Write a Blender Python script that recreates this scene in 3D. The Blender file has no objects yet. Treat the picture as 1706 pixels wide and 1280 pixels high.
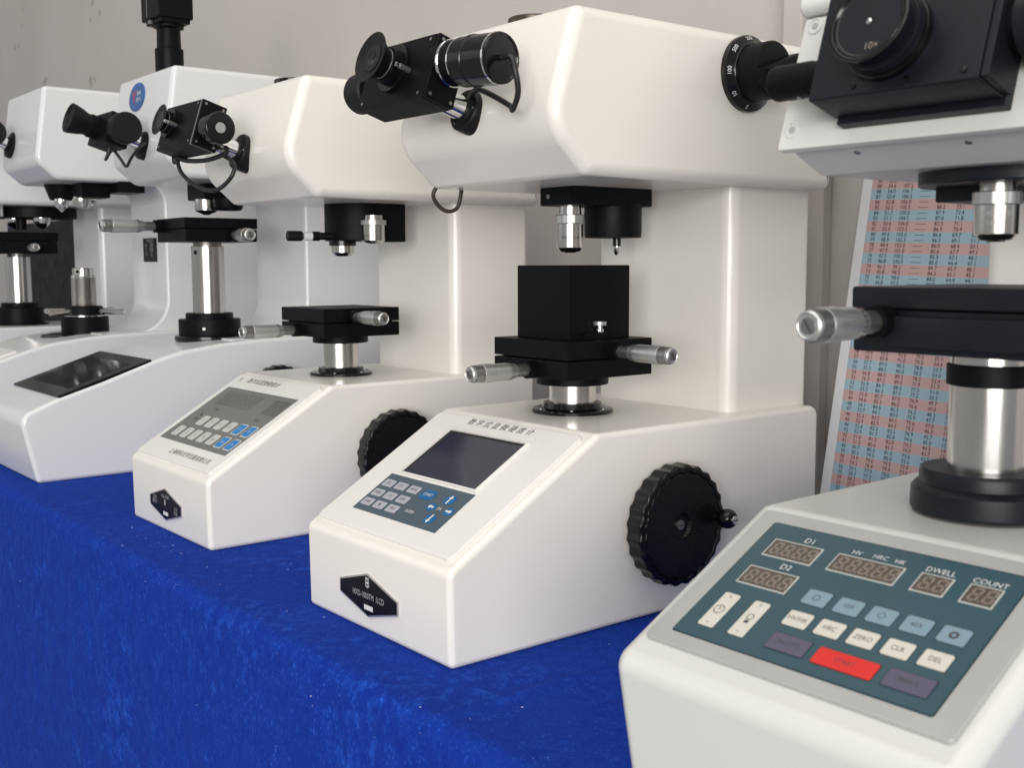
import bpy, bmesh, math, random
from mathutils import Vector, Matrix, noise
random.seed(7)
SC = bpy.context.scene
COL = SC.collection

# ------------------------------------------------------------------ camera
CAM = Vector((0.8116, -0.4351, 0.2784)); YAW, PITCH, ROLL, FPX = 0.8950, -0.1058, -0.0030, 1881.4
fw = Vector((-math.sin(YAW)*math.cos(PITCH), math.cos(YAW)*math.cos(PITCH), math.sin(PITCH)))
r0 = Vector((math.cos(YAW), math.sin(YAW), 0)); u0 = r0.cross(fw)
rt = r0*math.cos(ROLL) + u0*math.sin(ROLL); up = u0*math.cos(ROLL) - r0*math.sin(ROLL)
cd = bpy.data.cameras.new('camera'); cam = bpy.data.objects.new('camera', cd); COL.objects.link(cam)
M = Matrix((rt, up, -fw)).transposed().to_4x4(); M.translation = CAM; cam.matrix_world = M
cd.sensor_fit = 'HORIZONTAL'; cd.sensor_width = 36.0; cd.lens = FPX/1706*36; cd.clip_start = 0.02; cd.clip_end = 60
cd.dof.use_dof = True; cd.dof.focus_distance = 0.98; cd.dof.aperture_fstop = 18
SC.camera = cam

# ------------------------------------------------------------------ light
W = bpy.data.worlds.new('World'); SC.world = W; W.use_nodes = True
wn = W.node_tree.nodes['Background']; wn.inputs[0].default_value = (1.0, 0.99, 0.975, 1); wn.inputs[1].default_value = 0.38
def area(name, loc, target, sx, sy, power, col):
    d = bpy.data.lights.new(name, 'AREA'); d.shape = 'RECTANGLE'; d.size = sx; d.size_y = sy; d.energy = power; d.color = col
    o = bpy.data.objects.new(name, d); COL.objects.link(o); o.location = loc
    o.rotation_euler = (Vector(target)-Vector(loc)).to_track_quat('-Z', 'Y').to_euler(); return o
area('window_light', (3.7, -3.7, 1.8), (-0.3, 0.2, 0.2), 3.4, 2.4, 52, (1.0, 0.975, 0.95))
area('window_light_low', (3.6, -3.15, 0.65), (-0.3, 0.2, 0.15), 3.2, 1.5, 196, (1.0, 0.98, 0.955))
area('window_light_side', (-3.4, -3.0, 1.6), (-0.3, 0.2, 0.2), 2.4, 2.0, 14, (0.95, 0.97, 1.0))
area('ceiling_light', (0.2, -0.9, 2.6), (-0.3, 0.2, 0.2), 3.0, 2.4, 46, (1.0, 0.97, 0.93))
vs = SC.view_settings; vs.view_transform = 'Standard'; vs.look = 'None'; vs.exposure = -0.20; vs.gamma = 1.0; vs.use_curve_mapping = False
SC.render.engine = 'CYCLES'; SC.cycles.use_denoising = True; SC.cycles.max_bounces = 8
SC.render.resolution_x = 1024; SC.render.resolution_y = 769

# ------------------------------------------------------------------ materials
def lin(c): return tuple(((v/255+0.055)/1.055)**2.4 if v/255 > 0.04045 else v/255/12.92 for v in c)
MATS = {}
def mat(name, col, rough=0.4, metal=0.0, coat=0.0, var=0.0, vscale=8.0, bump=0.0, bscale=300.0, rvar=0.0, spec=0.5, aniso=0.0, stretch=None):
    if name in MATS: return MATS[name]
    m = bpy.data.materials.new(name); m.use_nodes = True; nt = m.node_tree; b = nt.nodes['Principled BSDF']
    b.inputs['Base Color'].default_value = (*col, 1); b.inputs['Roughness'].default_value = rough; b.inputs['Metallic'].default_value = metal
    b.inputs['Coat Weight'].default_value = coat; b.inputs['Coat Roughness'].default_value = 0.12; b.inputs['Specular IOR Level'].default_value = spec
    if aniso: b.inputs['Anisotropic'].default_value = aniso
    tc = nt.nodes.new('ShaderNodeTexCoord'); src = tc.outputs['Object']
    if stretch:
        mp = nt.nodes.new('ShaderNodeMapping'); mp.inputs['Scale'].default_value = stretch; nt.links.new(src, mp.inputs['Vector']); src = mp.outputs['Vector']
    if var or rvar:
        n = nt.nodes.new('ShaderNodeTexNoise'); n.inputs['Scale'].default_value = vscale; n.inputs['Detail'].default_value = 3
        nt.links.new(src, n.inputs['Vector'])
        if var:
            r = nt.nodes.new('ShaderNodeMapRange'); r.inputs['From Min'].default_value = .2; r.inputs['From Max'].default_value = .8
            r.inputs['To Min'].default_value = 1-var; r.inputs['To Max'].default_value = 1+var
            x = nt.nodes.new('ShaderNodeVectorMath'); x.operation = 'SCALE'; x.inputs[0].default_value = col
            nt.links.new(n.outputs['Fac'], r.inputs['Value']); nt.links.new(r.outputs['Result'], x.inputs['Scale']); nt.links.new(x.outputs['Vector'], b.inputs['Base Color'])
        if rvar:
            r = nt.nodes.new('ShaderNodeMapRange'); r.inputs['From Min'].default_value = .2; r.inputs['From Max'].default_value = .8
            r.inputs['To Min'].default_value = max(0.03, rough-rvar); r.inputs['To Max'].default_value = rough+rvar
            nt.links.new(n.outputs['Fac'], r.inputs['Value']); nt.links.new(r.outputs['Result'], b.inputs['Roughness'])
    if bump:
        n2 = nt.nodes.new('ShaderNodeTexNoise'); n2.inputs['Scale'].default_value = bscale; n2.inputs['Detail'].default_value = 3
        bp = nt.nodes.new('ShaderNodeBump'); bp.inputs['Strength'].default_value = bump; bp.inputs['Distance'].default_value = 0.0006
        nt.links.new(src, n2.inputs['Vector']); nt.links.new(n2.outputs['Fac'], bp.inputs['Height']); nt.links.new(bp.outputs['Normal'], b.inputs['Normal'])
    MATS[name] = m; return m
mat('enamel_cream', (0.80, 0.77, 0.715), 0.30, bump=0.035, bscale=150, coat=0.25)
mat('enamel_cool', (0.69, 0.692, 0.692), 0.28, bump=0.035, bscale=150, coat=0.25)
mat('enamel_pale', (0.645, 0.645, 0.62), 0.33, bump=0.035, bscale=150, coat=0.2)
mat('panel_white', (0.76, 0.745, 0.715), 0.36, var=0.02, vscale=14, rvar=0.07)
mat('panel_silver', (0.42, 0.42, 0.41), 0.42, metal=0.15, var=0.05, vscale=30, rvar=0.08)
mat('anodised_black', (0.0034, 0.0036, 0.0050), 0.46, spec=0.12, bump=0.12, bscale=900, rvar=0.09, vscale=30, var=0.2)
mat('anodised_navy', (0.0070, 0.0085, 0.0125), 0.40, spec=0.25, bump=0.1, bscale=900, rvar=0.08, vscale=30, var=0.15)
mat('gloss_black', (0.004, 0.004, 0.0045), 0.18, spec=0.4, rvar=0.07, vscale=40)
mat('wheel_black', (0.005, 0.005, 0.006), 0.28, spec=0.3, rvar=0.08, vscale=25, var=0.2)
mat('rubber_black', (0.006, 0.006, 0.0065), 0.5, spec=0.25, bump=0.1, bscale=500)
mat('cable_black', (0.012, 0.012, 0.013), 0.42)
mat('cable_brown', (0.035, 0.024, 0.018), 0.45)
mat('steel', (0.60, 0.58, 0.56), 0.21, metal=1.0, rvar=0.09, vscale=70, stretch=(1, 1, .12), bump=0.06, bscale=400, var=.06)
mat('chrome', (0.74, 0.74, 0.74), 0.10, metal=1.0, rvar=0.05, vscale=60)
mat('satin', (0.56, 0.56, 0.55), 0.38, metal=0.85, bump=0.08, bscale=900, rvar=0.08, vscale=60, var=.06)
mat('satin_dark', (0.30, 0.29, 0.28), 0.34, metal=0.9, bump=0.2, bscale=1500, rvar=0.08, vscale=60, var=.1)
mat('brass_dark', (0.085, 0.072, 0.052), 0.36, metal=0.7, rvar=.1, vscale=40)
mat('plate_edge', (0.62, 0.61, 0.60), 0.32, metal=0.8)
mat('plate_black', (0.006, 0.005, 0.0055), 0.34, spec=0.2)
mat('print_white', (0.68, 0.68, 0.68), 0.5)
mat('print_grey', (0.36, 0.36, 0.36), 0.5)
mat('print_dark', (0.055, 0.05, 0.055), 0.5)
mat('print_maroon', (0.085, 0.022, 0.028), 0.5)
mat('print_teal', (0.012, 0.045, 0.065), 0.5)
mat('band_pink', (0.60, 0.405, 0.39), 0.35, var=.03, vscale=20)
mat('band_blue', (0.36, 0.52, 0.60), 0.35, var=.03, vscale=20)
mat('chart_white', (0.76, 0.77, 0.78), 0.3, var=.02)
mat('lcd_navy', (0.006, 0.008, 0.030), 0.10, var=0.1)
mat('key_azure', (0.006, 0.115, 0.30), 0.36, var=.12, vscale=90)
mat('screen_black', (0.006, 0.006, 0.006), 0.25, spec=0.15)
mat('screen_glass', (0.040, 0.041, 0.043), 0.08, var=0.45, vscale=22, spec=0.3)
mat('key_slate', (0.065, 0.095, 0.12), 0.34, var=.05, vscale=30)
mat('key_grey', (0.40, 0.40, 0.44), 0.38)
mat('key_blue', (0.012, 0.20, 0.52), 0.36, var=.08, vscale=60)
mat('key_ivory', (0.62, 0.60, 0.53), 0.4)
mat('key_sky', (0.20, 0.30, 0.36), 0.4)
mat('key_purple', (0.095, 0.085, 0.13), 0.42)
mat('key_red', (0.64, 0.022, 0.018), 0.4)
mat('key_pale', (0.52, 0.52, 0.49), 0.4)
mat('teal_film', (0.036, 0.082, 0.100), 0.30, var=.05, vscale=20, rvar=.05)
mat('teal_edge', (0.012, 0.035, 0.045), 0.35)
mat('grey_film', (0.155, 0.155, 0.147), 0.27, var=.06, vscale=25)
mat('window_grey', (0.10, 0.10, 0.092), 0.2)
mat('digit_off', (0.25, 0.205, 0.17), 0.35)
mat('digit_bed', (0.085, 0.070, 0.058), 0.3)
mat('digit_grey', (0.125, 0.125, 0.115), 0.3)
mat('ring_white', (0.52, 0.53, 0.50), 0.4)
mat('logo_blue', (0.02, 0.10, 0.30), 0.3)
mat('logo_red', (0.40, 0.03, 0.05), 0.4)
mat('lint', (0.75, 0.78, 0.82), 0.8)
mat('seal_red', (0.16, 0.02, 0.02), 0.5)
mat('frame_grey', (0.46, 0.43, 0.40), 0.5, var=.04)

# ------------------------------------------------------------------ mesh helpers
def rect(w, h): return [(-w/2, -h/2), (w/2, -h/2), (w/2, h/2), (-w/2, h/2)]
def fillet(pts, rad, seg=5):
    """round the corners of a closed 2-D polygon; rad is one radius or one per corner"""
    out = []; n = len(pts)
    for i, p in enumerate(pts):
        r = rad[i] if isinstance(rad, (list, tuple)) else rad
        p = Vector(p); a = Vector(pts[i-1])-p; b = Vector(pts[(i+1) % n])-p
        la, lb = a.length, b.length
        a.normalize(); b.normalize(); ang = math.acos(max(-1, min(1, a.dot(b))))
        if r <= 0 or ang > math.pi-0.02: out.append(tuple(p)); continue
        d = min(r/math.tan(ang/2), la*0.48, lb*0.48); rr = d*math.tan(ang/2)
        c = p + (a+b).normalized()*(rr/math.sin(ang/2)); s = p+a*d-c; e = p+b*d-c
        tot = s.angle_signed(e)
        for k in range(seg+1):
            t = -tot*k/seg; out.append((c.x+s.x*math.cos(t)-s.y*math.sin(t), c.y+s.x*math.sin(t)+s.y*math.cos(t)))
    return out
def inset(pts, d):
    n = len(pts); area2 = sum(pts[i-1][0]*pts[i][1]-pts[i][0]*pts[i-1][1] for i in range(n)); sg = 1 if area2 > 0 else -1
    out = []
    for i in range(n):
        p = Vector(pts[i]); e1 = (p-Vector(pts[i-1])); e2 = (Vector(pts[(i+1) % n])-p)
        if e1.length < 1e-9: e1 = e2
        if e2.length < 1e-9: e2 = e1
        n1 = Vector((-e1.y, e1.x)).normalized()*sg; n2 = Vector((-e2.y, e2.x)).normalized()*sg
        m = n1+n2; k = m.length_squared
        out.append(tuple(p + m*(2*d/k if k > .2 else d)))
    return out
def frame(o, x, y, z=None):
    x = Vector(x).normalized(); y = Vector(y).normalized(); z = Vector(z).normalized() if z is not None else x.cross(y)
    m = Matrix((x, y, z)).transposed().to_4x4(); m.translation = Vector(o); return m
def axis_frame(o, z, xh=(0, 0, 1)):
    z = Vector(z).normalized(); x = Vector(xh); x = (x-z*x.dot(z))
    if x.length < 1e-4: x = Vector((1, 0, 0)); x = x-z*x.dot(z)
    x.normalize(); return frame(o, x, z.cross(x), z)
class MB:
    def __init__(s): s.v = []; s.f = []; s.mi = []; s.mats = []; s.cur = 0
    def m(s, name):
        if name not in s.mats: s.mats.append(name)
        s.cur = s.mats.index(name); return s
    def add(s, v, f, T=None):
        k = len(s.v)
        for p in v: s.v.append(tuple(T @ Vector(p)) if T is not None else tuple(p))
        for q in f: s.f.append([i+k for i in q]); s.mi.append(s.cur)
        return s
    def layers(s, secs, T=None, close=True, cap=True):
        """secs: rings of equal length"""
        n = len(secs[0]); v = [p for r in secs for p in r]; f = []
        for j in range(len(secs)-1):
            for i in range(n):
                i2 = (i+1) % n; f.append((j*n+i, j*n+i2, (j+1)*n+i2, (j+1)*n+i))
        if cap: f.append(tuple(reversed(range(n)))); f.append(tuple(range((len(secs)-1)*n, len(secs)*n)))
        return s.add(v, f, T)
    def slab(s, poly, z0, z1, T=None, r=0.0, seg=3, rb=None):
        """2-D polygon raised from z0 to z1, rim rounded by r on top (and rb below)"""
        rb = r if rb is None else rb; secs = []
        def ring(d, z): return [(x, y, z) for x, y in (inset(poly, d) if d else poly)]
        if rb:
            for k in range(seg+1): t = math.pi/2*k/seg; secs.append(ring(rb*(1-math.sin(t)), z0+rb*(1-math.cos(t))))
        else: secs.append(ring(0, z0))
        if r:
            for k in range(seg+1): t = math.pi/2*k/seg; secs.append(ring(r*(1-math.cos(t)), z1-r+r*math.sin(t)))
        else: secs.append(ring(0, z1))
        area2 = sum(poly[i-1][0]*poly[i][1]-poly[i][0]*poly[i-1][1] for i in range(len(poly)))
        if area2 < 0: secs = [list(reversed(q)) for q in secs]
        return s.layers(secs, T)
    def prism(s, prof, x0, x1, r=0.0, seg=4):
        """profile in (y,z) extruded along x with rounded ends"""
        return s.slab(prof, x0, x1, Matrix(((0, 0, 1, 0), (1, 0, 0, 0), (0, 1, 0, 0), (0, 0, 0, 1))), r, seg)
    def box(s, x0, x1, y0, y1, z0, z1, r=0.001, seg=2, T=None, rc=None):
        p = fillet([(x0, y0), (x1, y0), (x1, y1), (x0, y1)], max(r, 1e-5) if rc is None else rc, seg)
        return s.slab(p, z0, z1, T, r, seg)
    def lathe(s, prof, T=None, n=40, cap=True):
        secs = [[(rr*math.cos(2*math.pi*i/n), rr*math.sin(2*math.pi*i/n), z) for i in range(n)] for rr, z in prof]
        return s.layers(secs, T, cap=cap)
    def cyl(s, r, z0, z1, T=None, n=40, bev=0.0006):
        b = min(bev, (z1-z0)*.4, r*.4); return s.lathe([(r-b, z0), (r-b*.3, z0+b*.3), (r, z0+b), (r, z1-b), (r-b*.3, z1-b*.3), (r-b, z1)], T, n)
    def tube(s, path, r, n=10):
        P = [Vector(p) for p in path]; Q = []
        for i in range(len(P)-1):                                     # Catmull-Rom
            a, b, c, d = P[max(i-1, 0)], P[i], P[i+1], P[min(i+2, len(P)-1)]
            for k in range(8):
                t = k/8; Q.append(.5*((2*b)+(c-a)*t+(2*a-5*b+4*c-d)*t*t+(3*b-a-3*c+d)*t**3))
        Q.append(P[-1]); secs = []; nx = None
        for i, q in enumerate(Q):
            t = (Q[min(i+1, len(Q)-1)]-Q[max(i-1, 0)]).normalized()
            nx = (Vector((.3, .2, .9)) if nx is None else nx); nx = (nx-t*nx.dot(t)).normalized(); ny = t.cross(nx)
            secs.append([tuple(q+nx*(r*math.cos(2*math.pi*k/n))+ny*(r*math.sin(2*math.pi*k/n))) for k in range(n)])
        return s.layers(secs)
    def quad(s, x0, x1, y0, y1, z=0.0, T=None): return s.add([(x0, y0, z), (x1, y0, z), (x1, y1, z), (x0, y1, z)], [(0, 1, 2, 3)], T)
    def sign(s, name, parent):
        o = s.build(name, parent); s.v = []; s.f = []; s.mi = []; return o
    def build(s, name, parent=None, wn=True, ang=38, loc=None):
        me = bpy.data.meshes.new(name); me.from_pydata(s.v, [], s.f); me.update()
        for q in s.mats: me.materials.append(MATS[q])
        me.polygons.foreach_set('material_index', s.mi); me.polygons.foreach_set('use_smooth', [True]*len(s.f))
        bm = bmesh.new(); bm.from_mesh(me); bmesh.ops.recalc_face_normals(bm, faces=bm.faces[:]) if wn else None; bm.to_mesh(me); bm.free()
        me.set_sharp_from_angle(angle=math.radians(ang))
        o = bpy.data.objects.new(name, me); COL.objects.link(o)
        if parent is not None: o.parent = parent
        if loc: o.location = loc
        if wn:
            w = o.modifiers.new('weighted_normal', 'WEIGHTED_NORMAL'); w.keep_sharp = True; w.weight = 80
        return o
    def text(s, txt, size, T, dx=0, dy=0, align='CENTER', sx=1.0, spacing=1.0, line=1.0, shear=0.0, res=3, bold=0.0):
        cu = bpy.data.curves.new('lettering', 'FONT'); cu.body = txt; cu.size = size; cu.align_x = align; cu.align_y = 'CENTER' if '\n' not in txt else 'TOP_BASELINE'
        cu.resolution_u = res; cu.offset = -size*.004 if ord(txt[0]) > 0x3000 else size*bold; cu.space_character = spacing; cu.space_line = line; cu.shear = shear
        ob = bpy.data.objects.new('lettering', cu); me = ob.to_mesh()
        v = [(p.co.x*sx+dx, p.co.y+dy, p.co.z) for p in me.vertices]; f = [list(p.vertices) for p in me.polygons]
        ob.to_mesh_clear(); bpy.data.objects.remove(ob); bpy.data.curves.remove(cu)
        return s.add(v, f, T)
def thing(name, label, cat, loc, group=None, scale=1.0):
    o = bpy.data.objects.new(name, None); COL.objects.link(o); o.location = loc; o.scale = (scale,)*3; o.empty_display_size = .05
    o['label'] = label; o['category'] = cat
    if group: o['group'] = group
    return o
def part(mb, name, parent, label=None, **k):
    o = mb.build(name, parent, **k)
    if label: o['label'] = label
    return o
LIFT = 0.0002

# ------------------------------------------------------------------ setting: wall
def wall_material():
    m = bpy.data.materials.new('plaster_wall'); m.use_nodes = True; nt = m.node_tree; b = nt.nodes['Principled BSDF']; b.inputs['Roughness'].default_value = .75
    tc = nt.nodes.new('ShaderNodeTexCoord')
    n = nt.nodes.new('ShaderNodeTexNoise'); n.inputs['Scale'].default_value = 2.2; n.inputs['Detail'].default_value = 6
    cr = nt.nodes.new('ShaderNodeValToRGB'); cr.color_ramp.elements[0].position = .3; cr.color_ramp.elements[1].position = .72
    cr.color_ramp.elements[0].color = (.44, .41, .38, 1); cr.color_ramp.elements[1].color = (.49, .465, .435, 1)
    nt.links.new(tc.outputs['Object'], n.inputs['Vector']); nt.links.new(n.outputs['Fac'], cr.inputs['Fac'])
    v = nt.nodes.new('ShaderNodeTexNoise'); v.inputs['Scale'].default_value = 26; v.inputs['Detail'].default_value = 2     # dark scuffs
    g = nt.nodes.new('ShaderNodeTexNoise'); g.inputs['Scale'].default_value = 5
    mul = nt.nodes.new('ShaderNodeMath'); mul.operation = 'MULTIPLY'
    sr = nt.nodes.new('ShaderNodeMapRange'); sr.inputs['From Min'].default_value = .395; sr.inputs['From Max'].default_value = .43
    nt.links.new(tc.outputs['Object'], v.inputs['Vector']); nt.links.new(tc.outputs['Object'], g.inputs['Vector'])
    nt.links.new(v.outputs['Fac'], mul.inputs[0]); nt.links.new(g.outputs['Fac'], mul.inputs[1]); nt.links.new(mul.outputs[0], sr.inputs['Value'])
    sx = nt.nodes.new('ShaderNodeSeparateXYZ'); nt.links.new(tc.outputs['Object'], sx.inputs[0])
    xr = nt.nodes.new('ShaderNodeMapRange'); xr.inputs['From Min'].default_value = -1.75; xr.inputs['From Max'].default_value = -2.05; nt.links.new(sx.outputs['X'], xr.inputs['Value'])
    m2 = nt.nodes.new('ShaderNodeMath'); m2.operation = 'MULTIPLY'; nt.links.new(sr.outputs['Result'], m2.inputs[0]); nt.links.new(xr.outputs['Result'], m2.inputs[1])
    mx = nt.nodes.new('ShaderNodeMix'); mx.data_type = 'RGBA'; mx.inputs['B'].default_value = (.33, .295, .27, 1)
    nt.links.new(m2.outputs[0], mx.inputs['Factor']); nt.links.new(cr.outputs['Color'], mx.inputs['A']); nt.links.new(mx.outputs['Result'], b.inputs['Base Color'])
    bn = nt.nodes.new('ShaderNodeTexNoise'); bn.inputs['Scale'].default_value = 60; bn.inputs['Detail'].default_value = 6
    bp = nt.nodes.new('ShaderNodeBump'); bp.inputs['Strength'].default_value = .12; bp.inputs['Distance'].default_value = .004
    nt.links.new(tc.outputs['Object'], bn.inputs['Vector']); nt.links.new(bn.outputs['Fac'], bp.inputs['Height']); nt.links.new(bp.outputs['Normal'], b.inputs['Normal'])
    MATS['plaster_wall'] = m
wall_material()
w = MB().m('plaster_wall'); w.box(-4.6, 1.6, .56, .68, -.8, 1.9, r=.004)
wo = w.build('wall'); wo['kind'] = 'structure'
tr = MB().m('frame_grey'); tr.box(.05, .075, .535, .559, -.02, 1.2, r=.003); tr.box(.078, .10, .545, .559, -.02, 1.2, r=.002)
part(tr, 'wall_trim', wo)

# ------------------------------------------------------------------ setting: blue velvet cloth
def velvet():
    m = bpy.data.materials.new('blue_velvet'); m.use_nodes = True; nt = m.node_tree; b = nt.nodes['Principled BSDF']
    b.inputs['Roughness'].default_value = .85; b.inputs['Specular IOR Level'].default_value = .04
    b.inputs['Sheen Weight'].default_value = .07; b.inputs['Sheen Roughness'].default_value = .38; b.inputs['Sheen Tint'].default_value = (.12, .32, 1, 1)
    tc = nt.nodes.new('ShaderNodeTexCoord')
    def nz(scale, detail, st=(1, 1, 1), rough=.55):
        mp = nt.nodes.new('ShaderNodeMapping'); mp.inputs['Scale'].default_value = st; nt.links.new(tc.outputs['Object'], mp.inputs['Vector'])
        n = nt.nodes.new('ShaderNodeTexNoise'); n.inputs['Scale'].default_value = scale; n.inputs['Detail'].default_value = detail; n.inputs['Roughness'].default_value = rough
        nt.links.new(mp.outputs['Vector'], n.inputs['Vector']); return n.outputs['Fac']
    big = nz(7, 4); fib = nz(520, 3, (1, 1, .55)); mid = nz(85, 6, (1, 1, .8), .75)
    def mr(s, a, b_, c, d):
        r = nt.nodes.new('ShaderNodeMapRange'); r.inputs['From Min'].default_value = a; r.inputs['From Max'].default_value = b_; r.inputs['To Min'].default_value = c; r.inputs['To Max'].default_value = d
        nt.links.new(s, r.inputs['Value']); return r.outputs['Result']
    def ma(op, x, y):
        k = nt.nodes.new('ShaderNodeMath'); k.operation = op
        for i, q in enumerate((x, y)):
            if isinstance(q, float): k.inputs[i].default_value = q
            else: nt.links.new(q, k.inputs[i])
        return k.outputs[0]
    # crushed-pile patches: brushed areas are lighter and glossier
    brushed = ma('MULTIPLY', mr(big, .53, .60, 0, 1), mr(mid, .50, .62, 0, 1))
    fleck = ma('MULTIPLY', mr(fib, .56, .70, 0, 1), mr(mid, .42, .62, .15, 1))
    f = ma('MINIMUM', ma('ADD', ma('ADD', ma('MULTIPLY', brushed, .20), ma('MULTIPLY', fleck, .55)), mr(mid, .3, .7, 0., .14)), 1.0)
    mx = nt.nodes.new('ShaderNodeMix'); mx.data_type = 'RGBA'; mx.inputs['A'].default_value = (.0062, .0245, .245, 1); mx.inputs['B'].default_value = (.030, .140, .74, 1)
    nt.links.new(f, mx.inputs['Factor']); nt.links.new(mx.outputs['Result'], b.inputs['Base Color'])
    bp = nt.nodes.new('ShaderNodeBump'); bp.inputs['Strength'].default_value = .55; bp.inputs['Distance'].default_value = .0012
    nt.links.new(ma('ADD', fib, ma('MULTIPLY', mid, .55)), bp.inputs['Height']); nt.links.new(bp.outputs['Normal'], b.inputs['Normal'])
    MATS['blue_velvet'] = m
velvet()
def cloth():
    EY = -.058; R = .011
    prof = []                                                          # (y, z, tag) along the sheet from the wall to the floor
    y = .53
    while y > EY+R: prof.append((y, 0.0)); y -= .007 if y < .2 else .02
    for k in range(9): t = math.pi/2*k/8; prof.append((EY+R-R*math.sin(t), -R+R*math.cos(t)))
    z = -R-.004
    while z > -.74: prof.append((EY-.004*min(1, (-z)/.1), z)); z -= .007 if z > -.3 else .03
    xs = []; x = -3.2
    while x < 1.25: xs.append(x); x += .006 if x > -.9 else .02
    v = []; f = []
    for i, x in enumerate(xs):
        for (y, z) in prof:
            n1 = noise.noise((x*9, y*9, z*9+3)); n2 = noise.noise((x*38, y*38, z*24))
            hang = max(0, min(1, (-z-.005)/.15))
            top = 1-max(0, min(1, (-z)/.02))
            cr = math.exp(-((x-.2625-.07*(y-.02)*.9)/.0035)**2)*(.0030 if y < .125 else 0)*top*max(0, min(1, (x-.2)*20))
            free = max(0.0, min(1.0, (-.006-y)/.02)) if top > .5 else 0.0
            dz = top*(-.0012 + .0006*n1*1.3 + .00045*n2) + cr - free*.0022*abs(noise.noise((x*6.5, 2.2, y*9)))**.6
            dy = hang*(.006*noise.noise((x*3.5, 7, z*.8)) + .0012*noise.noise((x*14, 3, z*5)) + .0008*n2)
            dy += (1-top)*.0006*n2
            wob = .0035*noise.noise((x*3.1, 11, 0))*(1 if y < 0 else 0)
            v.append((x, y+dy+wob, min(z+dz, 0.0 if z > -.001 and cr < 1e-4 else z+dz)))
    n = len(prof)
    for i in range(len(xs)-1):
        for j in range(n-1): f.append((i*n+j, (i+1)*n+j, (i+1)*n+j+1, i*n+j+1))
    mb = MB().m('blue_velvet'); mb.add(v, f); o = mb.build('tablecloth', wn=False, ang=180)
    md = o.modifiers.new('thickness', 'SOLIDIFY'); md.thickness = .0015; md.offset = -1
    o['label'] = 'royal blue velvet cloth covering the table under all the white instruments'; o['category'] = 'tablecloth'
cloth()
def lint():
    mb = MB().m('lint')
    spots = [(302, 923), (265, 905), (272, 912), (287, 895), (340, 917), (345, 946), (204, 910), (220, 880), (440, 900), (418, 960), (480, 950), (478, 1020), (35, 968), (32, 1010), (540, 1030),
             (243, 898), (288, 910), (334, 918), (228, 895), (485, 940), (510, 905), (940, 1115), (1015, 1075), (870, 1180), (700, 1180), (330, 1175), (60, 1250), (520, 1160), (145, 840)]
    rg = random.Random(3)
    for k in range(150): spots.append((rg.gauss(300, 60), rg.gauss(930, 40)) if k % 3 else (rg.uniform(60, 1030), rg.uniform(840, 1270)))
    for i, (u, q) in enumerate(spots):
        d = fw + rt*((u-853)/FPX) + up*((640-q)/FPX); t = -CAM.z/d.z; P = CAM+d*t; up_ = True
        if P.y < -.056:
            t = (-.066-CAM.y)/d.y; P = CAM+d*t; up_ = False
        s = .0007 if i < 29 else rg.uniform(.0002, .0004)
        c = P+Vector((0, 0, .0004)) if up_ else P+Vector((0, -.001, 0)); a = rg.uniform(0, 6.28)
        e = Vector((math.cos(a), math.sin(a), 0))*s*rg.uniform(.6, 1.6); g = Vector((-math.sin(a), math.cos(a), 0))*s*.35; h = Vector((0, 0, s*.35))
        mb.add([c+e, c-e, c+g, c-g, c+h, c-h], [(0, 2, 4), (2, 1, 4), (1, 3, 4), (3, 0, 4), (2, 0, 5), (1, 2, 5), (3, 1, 5), (0, 3, 5)])
    o = mb.build('lint', wn=False); o['kind'] = 'stuff'; o['label'] = 'tiny white lint specks scattered over the blue velvet'; o['category'] = 'lint'
lint()

# ------------------------------------------------------------------ shared parts of the instruments
def handwheel(parent, x, y, z, r=.0475, knob=True, face=.020, label=None):
    T = frame((x, y, z), (0, 1, 0), (0, 0, 1), (1, 0, 0))               # local z points out of the machine (+x)
    N = 24; pts = []
    for i in range(N*8):
        a = 2*math.pi*i/(N*8); q = r-.0017*abs(math.cos(a*N/2))**1.4; pts.append((q*math.cos(a), q*math.sin(a)))
    mb = MB().m('wheel_black')
    sc = lambda k, z_: [(px*k, py*k, z_) for px, py in pts]
    mb.layers([sc(.94, .004), sc(.985, .0045), sc(1, .006), sc(1, face-.003), sc(.985, face-.001), sc(.955, face), sc(.90, face), sc(.885, face-.0012), sc(.87, face-.0002), sc(.30, face-.0018), sc(.22, face-.0018), sc(.19, face-.0045), sc(.10, face-.005)], T)
    mb.cyl(r*.34, -.002, .006, T)
    o = part(mb, 'handwheel', parent, label)
    h = MB().m('satin_dark'); h.cyl(r*.085, face-.006, face-.0028, T, 24); h.m('print_dark').box(-r*.07, r*.07, -.0006, .0006, face-.0029, face-.0024, r=.0001, T=T)
    part(h, 'hub_screw', o)
    if knob:
        K = frame((x, y+r*.80, z+.002), (0, 1, 0), (0, 0, 1), (1, 0, 0)); k = MB().m('gloss_black')
        k.lathe([(.004, face-.002), (.004, face+.003)]+[(.0078*math.sin(t)+.0003, face+.0105-.0082*math.cos(t)) for t in [math.pi*(.17+.66*i/12) for i in range(13)]], K, 32)
        k.m('chrome').cyl(.0036, face+.0155, face+.0192, K, 24)
        k.m('print_dark').box(-.0026, .0026, -.0004, .0004, face+.0191, face+.0195, r=.0001, T=K)
        part(k, 'crank_knob', o)
    return o
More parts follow.
